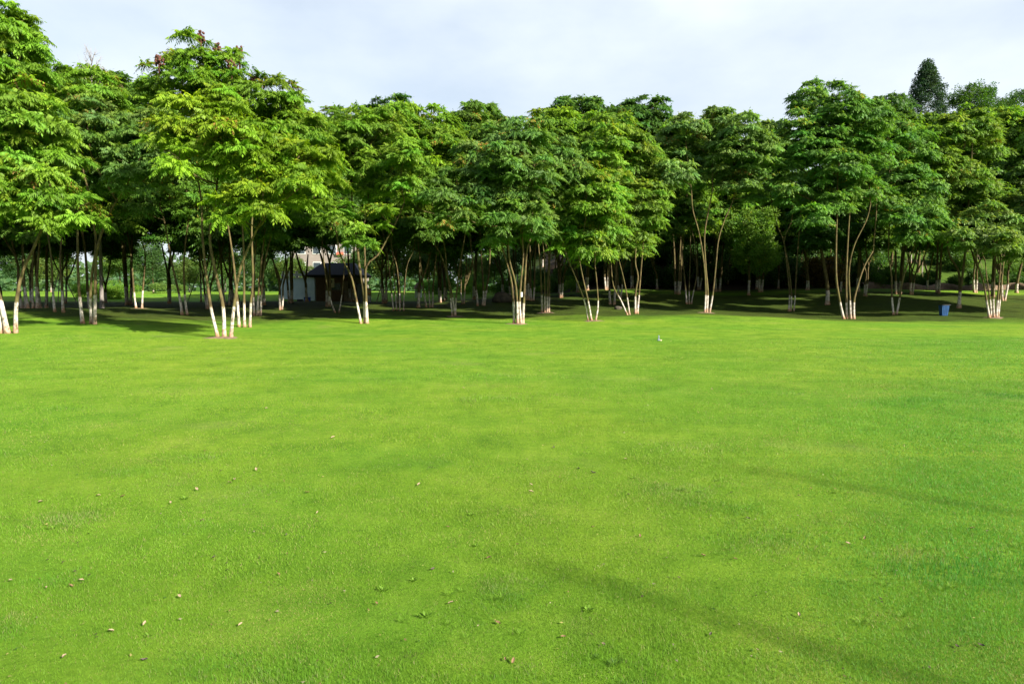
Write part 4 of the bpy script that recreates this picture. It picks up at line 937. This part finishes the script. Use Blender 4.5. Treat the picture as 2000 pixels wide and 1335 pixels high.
# staked saplings on the slope
def sapling_parts():
    g = np.random.default_rng(21); mb = MB(); S = stem_mesh(mb, [(0, 0, -0.1), (0.03, 0, 1.2), (0, 0.02, 2.6), (0.03, 0, 3.8)], 0.055, 0.02, 1.1)
    bl = [(np.array([g.uniform(-.5, .5), g.uniform(-.5, .5), z]), 0.55) for z in (3.0, 3.4, 3.8, 4.1)]
    limbs([mb], [S], bl, g, 0.02, 2); o = mb.build('trunk', M_bark, None, True); P = [('trunk', o.data)]; bpy.data.objects.remove(o)
    P.append(('crown', crown_mesh('crown', g, bl, 3, (0.06, 0.13, 0.03), 1.6)))
    for a in (0.3, 2.4, 4.4):
        m2 = MB().tube([(math.cos(a) * .75, math.sin(a) * .75, -0.1), (math.cos(a) * .08, math.sin(a) * .08, 1.7)], 0.025, 6); o = m2.build('stake', M_wood, None); P.append(('stake', o.data)); bpy.data.objects.remove(o)
    return P
SP = sapling_parts()
for px, D in ((1703, 74), (1714, 77), (1777, 82), (1800, 76), (1812, 83), (1851, 86), (1905, 80), (1738, 80), (1940, 84)):
    x = at(px, 565, D)[0]; put(SP, 'sapling', (x, D, H(x, D)), rnd.uniform(0, 6), rnd.uniform(0.85, 1.1), 'young staked sapling on the grassy slope, seen ' + ('left' if px < min(LMK, key=lambda q: abs(q[0] - px))[0] else 'right') + ' of ' + min(LMK, key=lambda q: abs(q[0] - px))[1], 'tree', 'staked saplings on the grassy slope')
for px, D, lab in ((392, 60, 'young tree propped by dark stakes behind the fan-stemmed tree'), (450, 62, 'young tree propped by dark stakes right of the fan-stemmed tree'), (120, 58, 'young tree propped by stakes among the left trunks'), (755, 58, 'young tree propped by a long pale stake right of the hut')):
    x = at(px, 565, D)[0]; put(SP, 'sapling', (x, D, H(x, D)), rnd.uniform(0, 6), 1.5, lab, 'tree')

# blue litter bin
x, z = gp(1845, 44); z = H(x, 44); c = empty('litter_bin', (x, 44, z), 0.0, 0.9); tag(c, 'blue tapered litter bin with black rim on the grass', 'bin')
mb = MB().add([(-.20, -.17, 0), (.20, -.17, 0), (.20, .17, 0), (-.20, .17, 0), (-.26, -.22, .74), (.26, -.22, .74), (.26, .22, .74), (-.26, .22, .74)],
              [(3, 2, 1, 0), (0, 1, 5, 4), (1, 2, 6, 5), (2, 3, 7, 6), (3, 0, 4, 7), (4, 5, 6, 7)])
for q in (-.12, 0, .12): mb.add([(q - .02, -.185, .06), (q + .02, -.185, .06), (q + .024, -.228, .68), (q - .024, -.228, .68), (q - .02, -.16, .06), (q + .02, -.16, .06), (q + .024, -.20, .68), (q - .024, -.20, .68)],
                                [(0, 1, 2, 3), (1, 5, 6, 2), (4, 0, 3, 7), (3, 2, 6, 7), (0, 4, 5, 1)])
mb.build('bin_body', M_blue, c); MB().box((0.02, 0, .765), (.62, .50, .05)).box((0.3, 0, .78), (.16, .3, .03)).build('lid', M_black, c)
# sprinkler on the lawn
p = at(1288, 665, 1); Dd = CAMZ * F / (665 - 565); x = at(1288, 565, Dd)[0]
c = empty('sprinkler', (x, Dd, H(x, Dd))); tag(c, 'small upright sprinkler head with a white cap on the open lawn', 'sprinkler')
MB().lathe((0, 0, 0), [(0.05, 0), (0.05, 0.03), (0.022, 0.05), (0.02, 0.16), (0.012, 0.18)], 10).build('riser', M_steel, c)
MB().lathe((0.06, -0.05, 0.0), [(0.035, 0), (0.035, 0.025), (0.01, 0.035)], 10).build('cap', M_cream, c)
# tag on the central tree
p = at(1019, 575, 34.3); tg = empty('tree_tag', p); tag(tg, 'white paper tag tied to the trunk of the central tree', 'tag')
MB().box((0, -0.10, 0), (0.09, 0.012, 0.24)).build('paper', M_white, tg); MB().tube([(-0.08, -0.085, 0.09), (0.08, -0.085, 0.09)], 0.004, 4).build('string', M_wood, tg)

# ---------------------------------------------------------------- dirt rings under front trees, mounds
def soil_ring(key, r=0.75):
    bx, by, D = BASES[key]; b = at(bx, by, D); g = np.random.default_rng(int(bx)); V = [(b[0], b[1], H(b[0], b[1]) + 0.05)]; n = 28
    for rr, dz in ((0.55, 0.035), (1.0, -0.012)):
        for j in range(n):
            a = 2 * math.pi * j / n; q = r * rr * (1 + 0.26 * math.sin(3 * a + bx) + 0.17 * math.sin(7 * a + 2 * bx) + 0.12 * math.sin(11 * a))
            xx, yy = b[0] + q * math.cos(a), b[1] + q * math.sin(a); V.append((xx, yy, H(xx, yy) + dz))
    f = [(0, 1 + j, 1 + (j + 1) % n) for j in range(n)] + [(1 + j, 1 + n + j, 1 + n + (j + 1) % n, 1 + (j + 1) % n) for j in range(n)]
    me = bpy.data.meshes.new('soil_patch'); me.from_pydata(V, [], f); me.materials.append(M_earth)
    for p in me.polygons: p.use_smooth = True
    tag(link('soil_patch', me), 'bare reddish soil around a tree foot', 'soil', kind='structure')
for k in ('T3', 'T15', 'T17', 'T19', 'T32', 'T6', 'T18', 'T23'): soil_ring(k, 0.55)

# ---------------------------------------------------------------- fallen leaves and weeds on the lawn
def leaf_litter_mesh(seed, material):
    g = np.random.default_rng(seed); V = []; n = 9
    for s in (-1, 0, 1):
        for i in range(n):
            t = i / (n - 1); w = 0.02 * math.sin(math.pi * t) ** 0.8; V.append((-0.045 + 0.09 * t, s * w, 0.004 + 0.016 * abs(s) * g.uniform(0.5, 1.3) + 0.012 * math.sin(3 * t + seed)))
    f = [(a * n + i, a * n + i + 1, (a + 1) * n + i + 1, (a + 1) * n + i) for a in (0, 1) for i in range(n - 1)]
    me = bpy.data.meshes.new('fallen_leaf'); me.from_pydata([tuple(v) for v in V], [], f); me.materials.append(material)
    for p in me.polygons: p.use_smooth = True
    return me
M_dry = simple('dry_leaf_tan', (0.24, 0.17, 0.10), (0.40, 0.30, 0.20), 30, 0.8, 0)
M_dry2 = simple('dry_leaf_brown', (0.13, 0.08, 0.035), (0.24, 0.14, 0.07), 30, 0.8, 0)
M_dry3 = simple('dry_leaf_dark', (0.05, 0.035, 0.03), (0.10, 0.07, 0.06), 30, 0.8, 0)
LM = [leaf_litter_mesh(1, M_dry), leaf_litter_mesh(2, M_dry2), leaf_litter_mesh(3, M_dry3)]
spots = [(193, 977, 0), (240, 978, 1), (385, 965, 0), (449, 951, 0), (459, 945, 0), (501, 925, 0), (334, 992, 0), (352, 1186, 0), (160, 1152, 0), (92, 1167, 0), (418, 1103, 2), (283, 1243, 0), (218, 1258, 0), (128, 1312, 0), (140, 1163, 1),
         (818, 955, 0), (1037, 970, 0), (1227, 976, 0), (1082, 878, 2), (1130, 921, 2), (1222, 903, 0), (1158, 929, 2), (1037, 955, 0), (875, 1041, 1), (1158, 1041, 1), (954, 1105, 1), (973, 1241, 1), (1099, 1270, 1), (1178, 1287, 0), (987, 1318, 1), (1002, 1322, 1),
         (1461, 1023, 2), (1897, 1044, 1), (1887, 1106, 0), (1932, 1109, 2), (1435, 1107, 1), (1655, 1076, 0), (1373, 1100, 1), (1688, 1065, 1), (1623, 1011, 0), (1868, 1290, 2), (1915, 1288, 2), (1387, 1265, 2), (1478, 1299, 0), (845, 1128, 2),
         (600, 970, 1), (736, 1200, 1), (283, 1318, 2), (560, 1057, 2), (650, 860, 0), (700, 700, 0), (1068, 659, 0), (520, 800, 0), (905, 760, 0), (1390, 760, 0), (1730, 763, 1), (1560, 1225, 0), (880, 1200, 0), (300, 700, 0), (1500, 680, 0), (1700, 690, 0),
         (80, 990, 0), (22, 1152, 0), (395, 1028, 0), (620, 1012, 0), (470, 1245, 0), (545, 1139, 1), (1010, 1077, 1), (1250, 1060, 1)]
for i, (px, py, k) in enumerate(spots):
    Dd = CAMZ * F / (py - 565); Dd = CAMZ / ((py - 667.5) / F + math.tan(PITCH)) * (1) if False else Dd
    x = at(px, py, Dd)[0]; s = rnd.uniform(0.24, 0.40) if py > 1000 else rnd.uniform(0.38, 0.6)
    nm = ('tan', 'brown', 'dark')[k]
    o = link('fallen_leaf', LM[k]); o.location = (x, Dd, H(x, Dd) + 0.012); o.rotation_euler = (rnd.uniform(-.25, .25), rnd.uniform(-.25, .25), rnd.uniform(0, 6.28)); o.scale = (s, s, s)
    tag(o, nm + ' dry leaf lying on the mown grass', 'leaf', nm + ' fallen leaves scattered on the lawn')

def specks():
    g = np.random.default_rng(77); n = 2600; y = 2.4 + 36 * g.random(n) ** 1.35; x = g.uniform(-0.85, 0.85, n) * y; z = hz(x, y)
    sz = g.uniform(0.004, 0.010, n) * (1 + y / 16); a = g.uniform(0, 6.28, n); V = np.zeros((n, 4, 3)); h = 0.012 + 0.004 * g.random(n)
    for k, (u, w) in enumerate(((-1, 0), (0, .5), (1, 0), (0, -.5))):
        V[:, k, 0] = x + sz * (u * np.cos(a) - w * np.sin(a)); V[:, k, 1] = y + sz * (u * np.sin(a) + w * np.cos(a)); V[:, k, 2] = z + h + sz * 0.4 * g.uniform(-1, 1, n)
    pal = np.array([(0.33, 0.30, 0.10), (0.20, 0.15, 0.06), (0.07, 0.06, 0.03), (0.28, 0.25, 0.15), (0.06, 0.13, 0.02)]); C = pal[g.integers(0, 5, n)] * g.uniform(.7, 1.2, (n, 1))
    tag(link('lawn_debris', mesh_np('lawn_debris', V.reshape(-1, 3), np.arange(4 * n).reshape(-1, 4), M_grassblade, np.repeat(C, 4, 0))), 'tiny bits of dry grass and leaf crumbs strewn over the lawn', 'debris', kind='stuff')
specks()
def weed_mesh(seed, n, l, w, tint):
    g = np.random.default_rng(seed); V = []
    for i in range(n):
        a = g.uniform(0, 6.28); r_ = g.uniform(0, 0.03); p = np.array([math.cos(a) * r_, math.sin(a) * r_, 0]); d = np.array([math.cos(a), math.sin(a), g.uniform(0.6, 1.8)]); d /= np.linalg.norm(d)
        ll = l * g.uniform(0.6, 1.2); wv = np.array([-math.sin(a), math.cos(a), 0]) * w / 2
        V += [p - wv * .6, p + d * ll * .55 - wv, p + d * ll + np.array([0, 0, -ll * .2]), p + d * ll * .55 + wv]
    V = np.array(V); C = np.repeat(np.array(tint)[None], len(V), 0) * np.repeat(g.uniform(.8, 1.25, (n, 1)), 4, 0)
    return mesh_np('weed', V, np.arange(len(V)).reshape(-1, 4), M_grassblade, C)
WM = [weed_mesh(1, 34, 0.06, 0.004, (0.12, 0.235, 0.018)), weed_mesh(2, 14, 0.05, 0.016, (0.125, 0.24, 0.02)), weed_mesh(3, 60, 0.05, 0.004, (0.07, 0.15, 0.018))]
def weeds(lst, k, label, group):
    for px, py in lst:
        Dd = CAMZ * F / (py - 565); x = at(px, py, Dd)[0]; s = rnd.uniform(0.45, 0.8)
        o = link('weed_tuft', WM[k]); o.location = (x, Dd, H(x, Dd)); o.rotation_euler = (0, 0, rnd.uniform(0, 6.28)); o.scale = (s, s, s); tag(o, label, 'weed', group)
weeds([(965, 1190), (980, 1188), (878, 1180), (902, 1172), (875, 1240), (785, 1235), (912, 1270), (1015, 1262), (1500, 1080), (1420, 1085), (1398, 1095), (1650, 1155), (1725, 1160), (1840, 1170), (1860, 1165), (1940, 1145), (1700, 1240), (1760, 1225), (1780, 1250), (1890, 1255), (1960, 1130), (1985, 1080), (1800, 1090), (1900, 1080), (1680, 1240), (1540, 1050)],
      0, 'bright tuft of longer grass standing out of the mown lawn', 'longer grass tufts on the lawn')
weeds([(920, 1015), (1400, 945), (361, 982), (808, 1150), (748, 1170), (290, 1265), (103, 1042), (1150, 1212), (1630, 970), (830, 1225), (1235, 940), (930, 1078)], 1, 'small broad-leaved weed growing in the lawn', 'broad-leaved weeds on the lawn')
weeds([(1165, 1310), (1200, 1325), (1330, 965), (1365, 968), (130, 800), (145, 802)], 2, 'dark coarse grass tuft in the lawn', 'dark coarse tufts on the lawn')

# ---------------------------------------------------------------- posts added unseen behind the viewer to cast shadow streaks on the lawn
def shadow_post(tipx, tipy, h, label):
    k = h / math.tan(SUN_EL); x, y = tipx + SH[0] * k, tipy + SH[1] * k
    c = empty('shadow_post', (x, y, H(x, y))); tag(c, label, 'shadow caster')
    MB().lathe((0, 0, 0), [(0.10, 0), (0.10, 0.1), (0.06, 0.25), (0.05, 3), (0.03, h)], 12).build('pole', M_steel, c, True)
    MB().lathe((0, 0, h), [(0.03, 0), (0.045, 0.05), (0.03, 0.12), (0.01, 0.15)], 12).build('post_head', M_white, c)
shadow_post(0.25, 4.15, 11, 'unseen grey post added behind the viewer to cast the near shadow')
shadow_post(2.4, 6.4, 12.5, 'unseen grey post added behind the viewer to cast the farther shadow')
